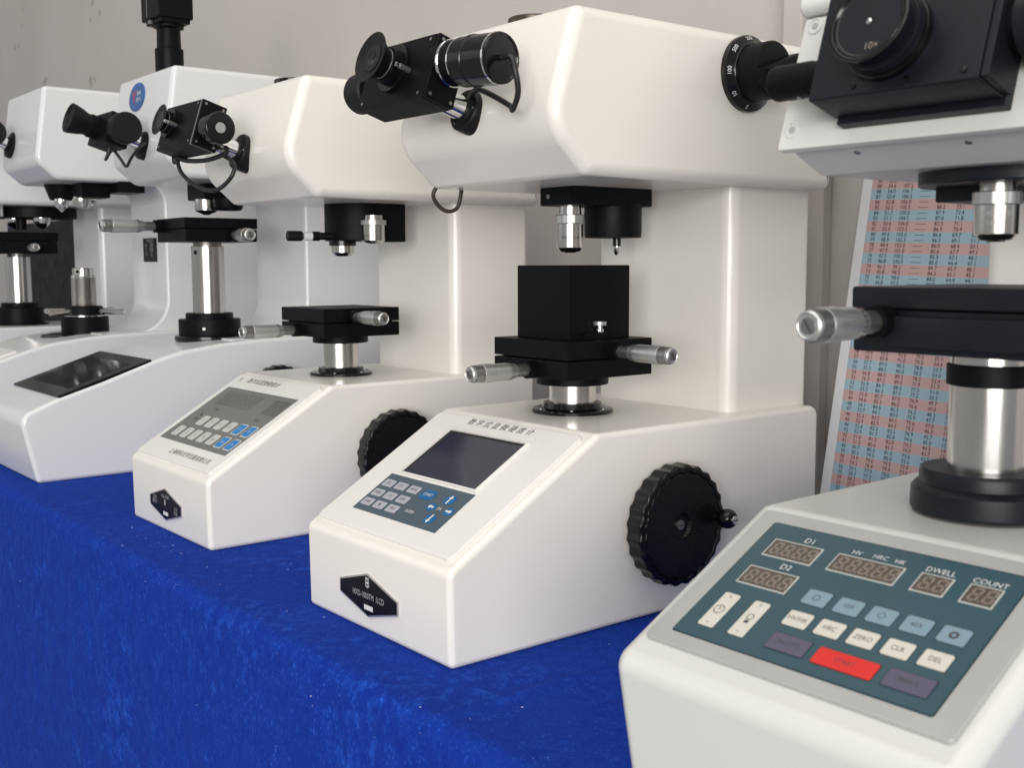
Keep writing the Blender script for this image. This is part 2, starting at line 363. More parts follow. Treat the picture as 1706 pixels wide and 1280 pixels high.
def micrometer(parent, o, d, ln=1.0, cap=.0062, rs=1.0):
    """micrometer head that starts at o (on the stage plate) and points along d"""
    T = axis_frame(o, d) @ Matrix.Diagonal((rs, rs, 1, 1)); L = ln
    mb = MB().m('anodised_black'); mb.cyl(.0072, -.004, .010*L, T)
    mb.m('satin_dark'); mb.cyl(.0052, .009*L, .022*L, T)
    mb.m('satin'); mb.lathe([(.0053, .021*L), (.0062, .0225*L), (.0068, .028*L), (.0072, .031*L), (.0072, .046*L), (.0071, .0465*L)], T)
    mb.m('satin'); mb.lathe([(.0075, .0463*L), (.0077, .0468*L), (.0077, .0558*L), (.0074, .0563*L)], T)
    mb.m('satin_dark'); mb.lathe([(.0070, .056*L), (.0071, .0565*L), (.0071, .0645*L), (.0066, .0655*L)], T)
    mb.m('satin'); mb.lathe([(.0064, .065*L), (.0065, .0655*L), (.0064, .0672*L), (cap*.88, .0682*L), (cap*.8, .0676*L), (cap*.5, .0674*L)], T)
    mb.m('satin_dark').cyl(.0036, .0672*L, .0684*L, T, 24)
    mb.m('print_dark').box(-.0034, .0034, -.0005, .0005, .0683*L, .0688*L, r=.0001, T=T @ Matrix.Rotation(.6, 4, 'Z'))
    mb.m('print_dark')                                                  # engraved scale marks
    for k in range(9): mb.box(.00505, .00535, -.0012 if k % 2 else -.0018, .0012 if k % 2 else .0018, (.0105+.0012*k)*L, (.01075+.0012*k)*L, r=.00003, T=T @ Matrix.Rotation(1.1, 4, 'Z'))
    for k in range(18): mb.box(.0066, .00715, -.00014, .00014, .0265*L, .0300*L, r=.00003, T=T @ Matrix.Rotation(k*math.pi/9, 4, 'Z'))
    mb.m('plate_black').cyl(.0009, .0049, .0056, T @ Matrix.Translation((0, 0, .0165*L)) @ Matrix.Rotation(math.pi/2, 4, 'Y') @ Matrix.Rotation(-.5, 4, 'X'), 12)
    return part(mb, 'micrometer', parent)
def objective(mb, x, y, z1, z0, r, knurl=True, nf=.165):
    """steel microscope objective hanging from z1 down to z0"""
    T = Matrix.Translation((x, y, 0)); h = z1-z0
    mb.m('steel').lathe([(r*.78, z1), (r*.80, z1-h*(nf-.005)), (r*.78, z1-h*(nf+.005))], T, 36)
    mb.m('satin'); n = 56
    secs = []
    for zz, k in ((z1-h*nf, 1.0), (z1-h*(nf+.015), 1.05), (z1-h*(nf+.175), 1.05), (z1-h*(nf+.19), 1.0)):
        secs.append([(r*k*(1+(.022 if i % 4 < 2 and knurl else 0))*math.cos(2*math.pi*i/n), r*k*(1+(.022 if i % 4 < 2 and knurl else 0))*math.sin(2*math.pi*i/n), zz) for i in range(n)])
    mb.layers(secs[::-1], T)
    mb.m('steel').lathe([(r*.5, z0), (r*.72, z0+h*.015), (r*.90, z0+h*.075), (r*.96, z0+h*.10), (r*.96, z1-h*(nf+.185))], T, 40)
    mb.m('gloss_black').cyl(r*.42, z0-h*.015, z0+h*.02, T, 28)
def ring_text(mb, txt, size, cx, cy, cz, r, a0, step):
    """letters round a vertical cylinder, read from outside; a0 = bearing of the text's middle"""
    for i, ch in enumerate(txt):
        a = a0+(i-(len(txt)-1)/2)*step; o = Vector((cx+r*math.cos(a), cy+r*math.sin(a), cz))
        mb.text(ch, size, frame(o, (-math.sin(a), math.cos(a), 0), (0, 0, 1)), res=2)
def glyph_logo(mb, T, s):
    """outlined round-cornered emblem like the mark on the nameplates"""
    def loop(x0, x1, y0, y1, t):
        a = fillet([(x0, y0), (x1, y0), (x1, y1), (x0, y1)], min(x1-x0, y1-y0)*.3, 3); b = inset(a, t); n = len(a)
        mb.add([(x, y, 0) for x, y in a]+[(x, y, 0) for x, y in b], [(i, (i+1) % n, n+(i+1) % n, n+i) for i in range(n)], T)
    loop(-s*.5, s*.5, 0, s*.62, s*.1); loop(-s*.5, s*.5, -s*.62, 0, s*.1)
    mb.quad(-s*.06, s*.06, -s*.8, s*.8, .00002, T); mb.quad(-s*.36, -s*.24, s*.6, s*.9, .00001, T); mb.quad(s*.22, s*.34, s*.6, s*.86, .00001, T)
def nameplate(parent, lines, y=0.0, dx=0.0, dz=0.0):
    T = frame((0, y+.0002, 0), (1, 0, 0), (0, 0, 1), (0, -1, 0))
    hexa = [(-.0465, .035), (-.006, .0465), (.0363, .034), (.0362, .0234), (-.005, .0128), (-.0465, .024)]
    hexa = [(a+dx, b+dz) for a, b in hexa]
    mb = MB().m('plate_edge').slab(hexa, -.0010, .0010, T, r=.0003, seg=2, rb=0)
    mb.m('plate_black').slab(inset(hexa[::-1], .0013), .0010, .0012, T)
    cx = -.0052+dx; F = T @ Matrix.Translation((cx, 0, .00125))
    for (m, txt, size, ox, oz, sx) in lines: mb.m(m).text(txt, size, F, ox, oz+dz, sx=sx)
    mb.m('print_white'); glyph_logo(mb, F @ Matrix.Translation((0, .0395+dz if len(lines) < 3 else .0315+dz, 0)), .0052 if len(lines) < 3 else .0038)
    mb.m('print_white').slab([(-.0045, .0185+dz), (.0075, .0185+dz), (.0075, .0222+dz), (-.0045, .0222+dz)], 0, .0002, F)
    return part(mb, 'nameplate', parent)

# ------------------------------------------------------------------ cast-frame tester (three of the row share this body)
H1, D1, H2 = .069, .1382, .1518
SL = math.hypot(D1, H2-H1)
HN = Vector((0, -.954, .299)); HU = Vector((0, .299, .954))            # normal and up of the sloping head front
def slope_frame(x0=-.1, lift=0.0):
    y = Vector((0, D1, H2-H1)).normalized(); z = Vector((1, 0, 0)).cross(y)
    return frame(Vector((x0, 0, H1))+z*lift, (1, 0, 0), y, z)
def body_castframe(p, enamel, hz=0.0, cy=.305, cap='brass_dark'):
    b = MB().m(enamel); b.prism(fillet([(.001, 0), (0, H1), (D1, H2), (.408, H2), (.408, 0)], [.005, .009, .007, .01, .005], 6), -.1, .1, r=.0048, seg=5)
    base = part(b, 'base', p)
    c = MB().m(enamel); c.slab(fillet([(-.083, cy), (.083, cy), (.083, .415), (-.083, .415)], [.012, .012, .010, .010], 6), H2-.006, .345+hz)
    part(c, 'column', p)
    h = MB().m(enamel)
    h.prism(fillet([(y_, z_+hz) for y_, z_ in ((.1145, .4625), (.088, .3770), (.127, .3425), (.418, .3425), (.418, .4625))], [.010, .034, .012, .008, .008], 9), -.1005, .1015, r=.0095, seg=6)
    head = part(h, 'head', p)
    d = MB().m(cap); d.lathe([(.020, .461), (.0205, .462), (.0205, .4690), (.0195, .4700), (.012, .4700)], Matrix.Translation((.012, .149, hz))); part(d, 'top_cap', head)
    return base, head
def eyepiece_unit(p, Fc, xl, xr, t1, t2, cb, ct, cup, lamp=None, knob_l=None, knob_r=None, flange=.0165, tube=.0095):
    """measuring eyepiece on the head front: flange, steel tube, black box, ocular, knobs"""
    Fc = Vector(Fc); A = axis_frame(Fc, HN)
    f = MB().m('rubber_black'); f.lathe([(flange, -.014), (flange, .0022), (flange-.001, .0034), (tube+.003, .0040), (tube+.0022, .0062), (tube+.0005, .0066)], A)
    for k in range(3): f.m('satin_dark').cyl(.0014, .003, .0043, A @ Matrix.Rotation(k*2.1+.5, 4, 'Z') @ Matrix.Translation((flange-.004, 0, 0)), 12)
    fl = part(f, 'eyepiece_flange', p)
    t = MB().m('chrome').cyl(tube, .003, t1+.004, A); part(t, 'eyepiece_tube', fl)
    X = Vector((1, 0, 0)); B = frame(Fc, X, HN.cross(X)*1.0 if False else HU, HN)        # box frame: x, up, out
    B = Matrix((X, HU, X.cross(HU))).transposed().to_4x4(); B.translation = Fc             # z axis = x × up (points out of the head)
    b = MB().m('anodised_black')
    b.box(xl, xr-.004, cb, ct, t1, t2, r=.0012, T=B); b.box(xr-.0036, xr, cb+.0002, ct-.0002, t1+.0002, t2-.0002, r=.0009, T=B)
    b.m('satin_dark')
    for (a, c) in ((cb+.004, t1+.004), (cb+.004, t2-.004), (ct-.004, t1+.004), (ct-.004, t2-.004)):
        b.cyl(.0014, 0, .0006, B @ Matrix.Translation((xr, a, c)) @ Matrix.Rotation(math.pi/2, 4, 'Y'), 12)
    for (a, c) in ((xl+.006, cb+.004), (xr-.010, cb+.004), (xr-.010, ct-.004)): b.cyl(.0013, 0, .0006, B @ Matrix.Translation((a, c, t2)), 12)
    if knob_r: b.m('satin').box(xr-.0041, xr-.0036, cb-.0001, ct+.0001, t1-.0001, t2+.0001, r=.0001, T=B)
    bx = part(b, 'eyepiece_box', p)
    # ocular
    cx, cy, cl, cr = cup; O = B @ Matrix.Translation((cx, cy, t2))
    o = MB().m('gloss_black'); o.cyl(cr*.95, -.001, .004, O); o.m('anodised_black').cyl(cr*.72, .003, cl*.45, O)
    o.m('satin_dark').cyl(cr*.60, cl*.44, cl*.50, O)
    o.m('rubber_black').lathe([(cr*.56, cl*.45), (cr*.62, cl*.60), (cr*.80, cl*.84), (cr*.98, cl*.97), (cr, cl), (cr*.94, cl*1.015), (cr*.86, cl*.985), (cr*.60, cl*.90), (cr*.52, cl*.895)], O)
    o.m('gloss_black').lathe([(cr*.54, cl*.88), (cr*.54, cl*.92), (cr*.30, cl*.915), (cr*.28, cl*.90)], O); o.m('gloss_black').lathe([(cr*.27, cl*.89), (cr*.26, cl*.905), (cr*.16, cl*.92), (cr*.06, cl*.925)], O)
    o.m('satin_dark').cyl(.0022, 0, .010, B @ Matrix.Translation((cx+cr*1.05, cy-cr*.2, t2)), 16); o.m('chrome').cyl(.0016, .009, .014, B @ Matrix.Translation((cx+cr*1.05, cy-cr*.2, t2)), 12)
    part(o, 'ocular', bx)
    if knob_l:
        kx, kc, kt, kr, kl = knob_l; K = B @ Matrix.Translation((xl, kc, kt)) @ Matrix.Rotation(-math.pi/2, 4, 'Y')
        k = MB().m('anodised_black'); k.cyl(kr*.6, -.001, .005, K); k.m('chrome').cyl(kr*.62, .0045, .0058, K); k.m('rubber_black').lathe([(kr*.9, .0055), (kr, .007), (kr, kl-.003), (kr*.93, kl-.0008), (kr*.8, kl)], K); part(k, 'measuring_drum', bx)
    if knob_r:
        kc, kt, kr, kl = knob_r; K = B @ Matrix.Translation((xr, kc, kt)) @ Matrix.Rotation(math.pi/2, 4, 'Y')
        k = MB().m('anodised_black'); k.cyl(kr*.7, -.001, .004, K); k.m('gloss_black').lathe([(kr*.95, .0035), (kr, .005), (kr, kl-.002), (kr*.95, kl-.0005), (kr*.88, kl), (kr*.36, kl), (kr*.35, kl-.0008)], K); k.m('satin').cyl(kr*.34, kl-.002, kl-.0003, K); part(k, 'adjusting_knob', bx)
    if lamp:
        lc, lt, lr, ll, yaw = lamp; d = Vector((math.cos(yaw), math.sin(yaw)*.954, -math.sin(yaw)*.299)); S = B @ Vector((xr-.004, lc, lt)); K = axis_frame(S, d)
        k = MB().m('anodised_black').lathe([(lr*.88, -.004), (lr*.88, .006)], K); k.m('chrome').lathe([(lr*.93, .0055), (lr*.96, .006), (lr*.96, .0075), (lr*.93, .008)], K)
        k.m('anodised_black').lathe([(lr*.92, .0075), (lr*.92, ll*.30)], K); k.m('chrome').lathe([(lr*.92, ll*.295), (lr*.965, ll*.30), (lr*.965, ll*.32), (lr*.92, ll*.325)], K)
        k.m('gloss_black').lathe([(lr*.93, ll*.32), (lr*.99, ll*.34), (lr*.99, ll*.50), (lr*1.03, ll*.51), (lr*1.03, ll*.56), (lr, ll*.57), (lr, ll*.93)], K)
        k.m('chrome').lathe([(lr*.985, ll*.925), (lr*1.015, ll*.935), (lr*1.015, ll*.955), (lr*.99, ll*.96)], K)
        k.m('gloss_black').lathe([(lr*.99, ll*.955), (lr*1.0, ll*.98), (lr*.97, ll), (lr*.90, ll), (lr*.86, ll*.985), (lr*.2, ll*.985)], K)
        part(k, 'lamp_housing', bx); return bx, K, B
    return bx, None, B
def pillar_stage(p, ax, ay, z0, zt, half=.048, gloss=True, thick=.0150, gap=.0012, bottom=True, rp=.020):
    """screw pillar on the base and the cross table of two black plates on top; zt is the top face"""
    T = Matrix.Translation((ax, ay, 0))
    f = MB().m('gloss_black').lathe([(.035, z0-.001), (.0352, z0+.0022), (.0345, z0+.0032), (.0262, z0+.0042), (.0255, z0+.0062), (.0248, z0+.0085), (.0215, z0+.0092)], T, 56)
    for k in range(6): f.m('satin_dark').cyl(.0018, z0+.0025, z0+.0046, Matrix.Translation((ax+.0305*math.cos(k*1.047+.3), ay+.0305*math.sin(k*1.047+.3), 0)), 12)
    fo = part(f, 'pillar_flange', p)
    zl = zt-2*thick-gap
    pl = MB().m('steel').cyl(rp, z0, zl-.007, T, 56); pl.m('satin_dark').cyl(rp*.93, zl-.010, zl-.006, T, 40); part(pl, 'pillar', p)
    d = MB().m('anodised_black').cyl(.031, zl-.0085, zl+.001, T, 56)
    lo = MB().m('anodised_black'); lo.box(ax-half, ax+half, ay-half, ay+half, zl, zl+thick, r=.0009)
    up_ = MB().m('anodised_black'); up_.box(ax-half, ax+half, ay-half, ay+half, zl+thick+gap, zt, r=.0009); up_.box(ax-half+.006, ax+half-.006, ay-half+.006, ay+half-.006, zl+thick-.0005, zl+thick+gap+.001, r=.0003)
    st = part(up_, 'stage', p); part(lo, 'lower_plate', st); part(d, 'stage_collar', st)
    return st, zl

# ================================================================== the focused tester with the LCD
def tester_lcd():
    p = thing('hardness_tester', 'cream hardness tester with LCD screen, nameplate HXD-1000TM /LCD and black block on its stage', 'hardness tester', (.1, 0, 0), 'hardness testers in a row on the table')
    base, head = body_castframe(p, 'enamel_cream')
    S = slope_frame(-.1)
    # panel plate with its screen and keypad
    pl = MB().m('panel_white').slab(fillet(rect(.1855, .1445), .005, 4), -.001, .0026, S @ Matrix.Translation((.0985, .0815, 0)), r=.0011, rb=0)
    panel = part(pl, 'control_panel', p)
    Z = .0026
    sc = MB().m('screen_black').slab([(.0462, .0750), (.1470, .0750), (.1470, .1328), (.0462, .1328)], Z, Z+.0002, S)
    sc.m('panel_white')
    for a in ((.0445, .0462, .0733, .1345), (.1470, .1487, .0733, .1345)): sc.box(*a, Z-.0002, Z+.0020, r=.0003, T=S)
    for a in ((.0462, .1470, .0733, .0750), (.0462, .1470, .1328, .1345)): sc.box(*a, Z-.0002, Z+.0020, r=.0003, T=S)
    sc.m('lcd_navy').slab([(.0500, .0765), (.1455, .0765), (.1455, .1300), (.0500, .1300)], Z+.0002, Z+.0004, S)
    part(sc, 'screen', panel)
    kp = MB().m('key_slate').slab([(.0375, .0266), (.1522, .0266), (.1512, .0710), (.0370, .0710)], Z, Z+.0003, S); part(kp, 'keypad_film', panel)
    for r_, b in enumerate((.0601, .0478, .0364)):
        for c_, a in enumerate((.0475, .0652, .0833)):
            k = MB().m('key_grey').slab(fillet(rect(.0138, .0080), .0012, 3), Z+.0003, Z+.0008, S @ Matrix.Translation((a, b, 0)), r=.0002, rb=0); part(k, 'key', panel)
    for nm, a, b, w_, h_ in (('start_key', .1045, .0588, .0185, .0105), ('arrow_key', .1322, .0597, .0115, .0100), ('arrow_key', .1213, .0485, .0100, .0080), ('arrow_key', .1438, .0485, .0100, .0080), ('arrow_key', .1330, .0372, .0115, .0100)):
        k = MB().m('key_azure').slab(fillet(rect(w_, h_), min(w_, h_)*.45, 5), Z+.0003, Z+.0006, S @ Matrix.Translation((a, b, 0))); part(k, nm, panel)
    lg = MB(); L = S @ Matrix.Translation((0, 0, Z+.0009))
    lg.m('print_dark')
    for (t, a, b) in (('ESC', .0475, .0601), ('SET', .0652, .0601), ('HV/HK', .0833, .0601), ('MENU', .0475, .0478), ('CLR', .0652, .0478), ('ZERO', .0833, .0478), ('LAMP', .0475, .0364), ('■', .0652, .0364), ('PRN', .0833, .0364)):
        lg.text(t, .0036, L, a, b, sx=.85); lg.sign('lettering', panel)
    lg.m('print_white'); lg.text('START', .0044, L, .1045, .0588, sx=.9); lg.sign('lettering', panel); lg.text('OK', .0040, L, .1322, .0485); lg.sign('lettering', panel); lg.text('ENTER', .0044, L, .1052, .0380, sx=.85); lg.sign('lettering', panel)
    def arrow(a, b, ang, ln):
        Q = L @ Matrix.Translation((a, b, 0)) @ Matrix.Rotation(ang, 4, 'Z'); lg.quad(-.0009, .0009, -ln, ln*.25, 0, Q); lg.add([(-.0024, ln*.25, 0), (.0024, ln*.25, 0), (0, ln, 0)], [(0, 1, 2)], Q); lg.sign('arrow_mark', panel)
    arrow(.1322, .0597, 0, .0048); arrow(.1330, .0372, math.pi, .0048); arrow(.1213, .0485, math.pi/2, .0036); arrow(.1438, .0485, -math.pi/2, .0036)
    tt = MB().m('print_dark'); tt.text('数字式显微硬度计', .0085, S @ Matrix.Translation((0, 0, Z+.0003)), .0975, .1468, spacing=1.62, sx=.98, shear=.12); part(tt, 'panel_title', panel)
    nameplate(p, [('print_grey', 'HXD-1000TM  /LCD', .0066, .001, .0290, .78)])
    handwheel(p, .1005, .2105, .0745, r=.0485)
    # load dial on the head's right side
    D = frame((.1012, .297, .4305), (0, 1, 0), (0, 0, 1), (1, 0, 0))
    d = MB().m('gloss_black').lathe([(.0300, -.002), (.0305, .003), (.0300, .0048), (.0245, .0085), (.0235, .0098), (.0225, .0098)], D, 64)
    dial = part(d, 'load_dial', p)
    k = MB().m('anodised_black').lathe([(.0225, .009), (.0228, .011), (.0225, .0285), (.0218, .0295), (.0195, .0298)], D, 56)
    k.m('anodised_black').box(-.0235, .0235, -.0065, .0065, .0290, .0410, r=.002, T=D @ Matrix.Rotation(.35, 4, 'Z')); part(k, 'dial_grip', dial)
    n = MB().m('print_white')
    for t, a in (('500', 2.45), ('100', 3.15), ('10', 3.85), ('200', 1.75), ('5', 4.5)):
        c = Vector((math.cos(a), math.sin(a))); R_ = frame(D @ Vector((c.x*.0274, c.y*.0274, .0072)), D.to_3x3() @ Vector((c.y, -c.x, 0)), D.to_3x3() @ Vector((c.x*.82, c.y*.82, -.57)).normalized())
        n.text(t, .0048, R_)
    part(n, 'dial_numbers', dial)
    # measuring eyepiece
    bx, K, B = eyepiece_unit(p, (.0, .0915, .3955), -.0635, .029, .0304, .0572, -.0151, .034, (-.020, .0120, .0235, .0195), lamp=(.0160, .0430, .0180, .056, .15), knob_l=(0, .007, .043, .0160, .030))
    e = K @ Vector((0, 0, .054)); q = K @ Vector((0, 0, .064))
    c = MB().m('cable_black').tube([e, q, q+Vector((.005, 0, -.010)), q+Vector((.003, .004, -.024)), q+Vector((-.008, .008, -.034)), q+Vector((-.020, .014, -.029)), Vector((.026, .0840, .4080)), Vector((.008, .0885, .4040))], .0021); part(c, 'lamp_cable', p)
    # cable looping down under the head's left front
    c = MB().m('cable_brown').tube([(-.098, .138, .352), (-.101, .130, .3395), (-.102, .135, .3300), (-.100, .144, .3245), (-.097, .153, .3285), (-.096, .157, .346)], .0018); part(c, 'hanging_cable', p)
    # turret
    ax, ay = -.010, .207
    t = MB().m('anodised_black').box(ax-.024, ax+.024, ay-.016, ay+.077, .3275, .3440, r=.0012, rc=.006)
    t.m('satin_dark').cyl(.0022, 0, .0012, Matrix.Translation((ax-.010, ay-.0152, .335)) @ Matrix.Rotation(-math.pi/2, 4, 'Z') @ Matrix.Rotation(math.pi/2, 4, 'Y'), 14)
    tu = part(t, 'turret', p)
    o = MB(); objective(o, ax, ay, .3290, .2885, .0118, nf=.23); o.m('print_dark'); ring_text(o, '40X/0.65', .0036, ax, ay, .3005, .01142, -.72, .17); part(o, 'objective', tu)
    i = MB().m('anodised_black').lathe([(.0250, .3300), (.0250, .3050), (.0244, .3010), (.012, .3005)], Matrix.Translation((ax+.002, ay+.048, 0)), 48); i.m('gloss_black').cyl(.0036, .2935, .3015, Matrix.Translation((ax+.003, ay+.052, 0)), 24)
    i.m('chrome').lathe([(.0034, .2940), (.0034, .2915), (.0026, .2875), (.0012, .2860)], Matrix.Translation((ax+.003, ay+.052, 0)), 24); part(i, 'indenter', tu)
    # stage
    ax, ay = -.011, .211
    st, zl = pillar_stage(p, ax, ay, H2, .2160)
    micrometer(st, (ax+.006, ay-.047, zl+.0066), (0, -1, 0)); micrometer(st, (ax+.047, ay+.002, .2065), (1, 0, 0))
    return p
tester_lcd()
def sample_block():
    p = thing('specimen_block', 'tall plain black cube standing on the black stage of the LCD tester', 'metal block', (.0885, .212, .2160))
    b = MB().m('anodised_black'); h = .034; b.box(-h, h, -h, h, 0, .0615, r=.0008); part(b, 'block_body', p)
    s = MB().m('anodised_black').box(h-.002, h+.006, -.022, .004, .0002, .006, r=.0005); part(s, 'clamp_foot', p)
    T = Matrix.Translation((h+.0035, -.004, 0)); t = MB().m('chrome').cyl(.0022, .005, .012, T, 20); t.m('satin').cyl(.0056, .0115, .0150, T, 28); t.m('chrome').lathe([(.0032, .0058), (.0036, .0072), (.0032, .0088)], T, 20); part(t, 'thumb_screw', p)
sample_block()

# ================================================================== tester with the grey keypad
def tester_keypad():
    s = 1.012
    p = thing('hardness_tester', 'cream hardness tester with grey film keypad of pale and blue keys, second from right', 'hardness tester', (-.415+.1*s, .0074, 0), 'hardness testers in a row on the table', s)
    base, head = body_castframe(p, 'enamel_cream', cap='gloss_black'); S = slope_frame(-.1)
    pl = MB().m('panel_white').slab(fillet(rect(.188, .1465), .005, 4), -.001, .0026, S @ Matrix.Translation((.0985, .0810, 0)), r=.0011, rb=0); panel = part(pl, 'control_panel', p)
    Z = .0026
    f = MB().m('grey_film').slab([(.0165, .0335), (.1815, .0335), (.1815, .1290), (.0165, .1290)], Z, Z+.0003, S)
    f.m('window_grey').slab([(.033, .0985), (.118, .0985), (.118, .1225), (.033, .1225)], Z+.0003, Z+.0004, S).slab([(.146, .0975), (.178, .0975), (.178, .1225), (.146, .1225)], Z+.0003, Z+.0004, S); film = part(f, 'keypad_film', panel)
    dg = MB(); seven(dg, 'digit_grey', S, .040, .1015, .0115, .018, 6, .0130, Z+.00045); dg.sign('display_digits', panel); seven(dg, 'digit_grey', S, .149, .1010, .0105, .018, 2, .0140, Z+.00045); part(dg, 'display_digits', panel)
    for i, a in enumerate((.0590, .0815, .1039, .1263, .1485, .1708)): key_d(panel, S, a, .0707, Z, i >= 4)
    for i, a in enumerate((.0371, .0594, .0811, .1028, .1253, .1481, .1703)): key_d(panel, S, a, .0488, Z, i >= 5)
    lg = MB(); L = S @ Matrix.Translation((0, 0, Z+.0009))
    lg.m('print_dark')
    for t, a, b in (('▲', .040, .0785), ('▼', .040, .0700), ('HV', .0560, .0905), ('N', .1555, .0880), ('S', .1615, .0880)): lg.text(t, .0050, L, a, b); lg.sign('lettering', panel)
    for t, a, b in (('1', .0590, .0707), ('2', .0815, .0707), ('3', .1039, .0707), ('0.1', .1263, .0707), ('4', .0371, .0488), ('5', .0594, .0488), ('6', .0811, .0488), ('10', .1028, .0488), ('25', .1253, .0488)): lg.text(t, .0046, L, a, b); lg.sign('lettering', panel)
    lg.m('print_white')
    for t, a, b in (('CL', .1485, .0707), ('SET', .1708, .0707), ('PRN', .1481, .0488), ('ST', .1703, .0488)): lg.text(t, .0036, L, a, b); lg.sign('lettering', panel)
    tt = MB().m('print_dark'); T2 = S @ Matrix.Translation((0, 0, Z+.0003)); tt.text('数字式显微硬度计', .0088, T2, .0770, .1440, spacing=1.12, shear=.1); tt.sign('panel_title', panel); tt.text('上海新科光学仪器有限公司', .0080, T2, .1215, .0200, spacing=1.05); tt.sign('maker_name', panel)
    tt.m('print_grey'); glyph_logo(tt, T2 @ Matrix.Translation((.021, .1440, 0)), .0045); part(tt, 'emblem', panel)
    nameplate(p, [('print_grey', 'HX-1000', .0056, .001, .0378, .9), ('print_grey', '显微\n硬度计', .0046, -.027, .0325, 1.), ('print_grey', '上海\n仪器', .0046, .027, .0275, 1.)], dx=.001, dz=.0)
    handwheel(p, .1005, .2105, .0745, r=.0485, knob=False)
    bx, K, B = eyepiece_unit(p, (.0, .0915, .3925), -.0635, .029, .0364, .0632, -.0175, .030, (-.041, .0100, .013, .0165), knob_r=(.003, .0475, .0160, .023), flange=.019)
    w_ = lambda x, y, z: Vector((x, y, z))
    c = MB().m('cable_black')
    c.tube([w_(-.060, .045, .392), w_(-.045, .050, .385), w_(-.010, .058, .383), w_(.018, .066, .388), w_(.030, .062, .393)], .0025)
    c.tube([w_(-.058, .046, .392), w_(-.046, .046, .372), w_(-.022, .054, .356), w_(.004, .062, .352), w_(.022, .070, .364), w_(.022, .074, .378), w_(.010, .068, .387)], .0022)
    c.tube([w_(-.060, .045, .393), w_(-.064, .046, .388), w_(-.062, .046, .384), w_(-.052, .048, .388)], .0026)
    part(c, 'eyepiece_cable', p)
    ax, ay = .000, .212
    t = MB().m('anodised_black').lathe([(.037, .3435), (.038, .343), (.038, .3025), (.037, .3015), (.02, .3015)], Matrix.Translation((ax-.002, ay+.022, 0)), 64); t.box(ax+.008, ax+.034, ay+.03, ay+.062, .3005, .3425, r=.001); tu = part(t, 'turret', p)
    o = MB(); objective(o, ax+.036, ay+.018, .3290, .2985, .0135); o.m('print_dark'); ring_text(o, '40X', .0034, ax+.036, ay+.018, .3170, .0130, -.72, .16); ring_text(o, '160/0.17', .0030, ax+.036, ay+.018, .3065, .0130, -.72, .13); part(o, 'objective', tu)
    i = MB().m('gloss_black').cyl(.0150, .2960, .3020, Matrix.Translation((ax, ay, 0)), 40); i.m('steel').lathe([(.0125, .2965), (.0125, .2885), (.0085, .2845), (.004, .2840)], Matrix.Translation((ax, ay, 0)), 36); part(i, 'indenter', tu)
    R_ = axis_frame((ax+.004, ay+.000, .3065), (-.18, -1, 0)); h = MB().m('gloss_black').cyl(.0042, -.004, .030, R_, 24); h.cyl(.0052, .029, .038, R_, 24); h.m('print_white').cyl(.0050, .0375, .0475, R_, 24); h.m('satin_dark').cyl(.0035, .047, .050, R_, 20); h.m('rubber_black').cyl(.0056, .0495, .0655, R_, 24); part(h, 'turret_lever', tu)
    ax, ay = -.002, .208
    st, zl = pillar_stage(p, ax, ay, H2, .2280)
    micrometer(st, (ax-.004, ay-.047, zl+.0068), (0, -1, 0), 1.05); micrometer(st, (ax+.047, ay-.012, .2188), (1, 0, 0), .95)
def seven(mb, m, T, x, y, w, h, n, pitch, z):
    mb.m(m); t = w*.16
    for i in range(n):
        x0 = x+i*pitch; sh = lambda yy: (yy-y)*.12
        def bar(ax, bx, ay, by): mb.add([(ax+sh(ay), ay, z), (bx+sh(ay), ay, z), (bx+sh(by), by, z), (ax+sh(by), by, z)], [(0, 1, 2, 3)], T)
        wd = w*.74
        for yy in (y, y+h/2-t/2, y+h-t): bar(x0+t*1.1, x0+wd-t*1.1, yy, yy+t)
        for xx in (x0, x0+wd-t):
            bar(xx, xx+t, y+t*.6, y+h/2-t*.4); bar(xx, xx+t, y+h/2+t*.4, y+h-t*.6)
        bar(x0+wd+t*.5, x0+wd+t*1.5, y, y+t)
def key_d(panel, S, a, b, Z, blue):
    if blue:
        k = MB().m('key_pale').slab(fillet(rect(.0160, .0175), .0022, 3), Z+.0003, Z+.0006, S @ Matrix.Translation((a, b, 0)), r=.0001, rb=0)
        k.m('key_blue').slab(fillet(rect(.0134, .0146), .0014, 3), Z+.0006, Z+.00085, S @ Matrix.Translation((a, b, 0)), r=.0001, rb=0)
    else: k = MB().m('key_pale').slab(fillet(rect(.0148, .0160), .0028, 4), Z+.0003, Z+.0008, S @ Matrix.Translation((a, b, 0)), r=.0002, rb=0)
    part(k, 'key', panel)
tester_keypad()

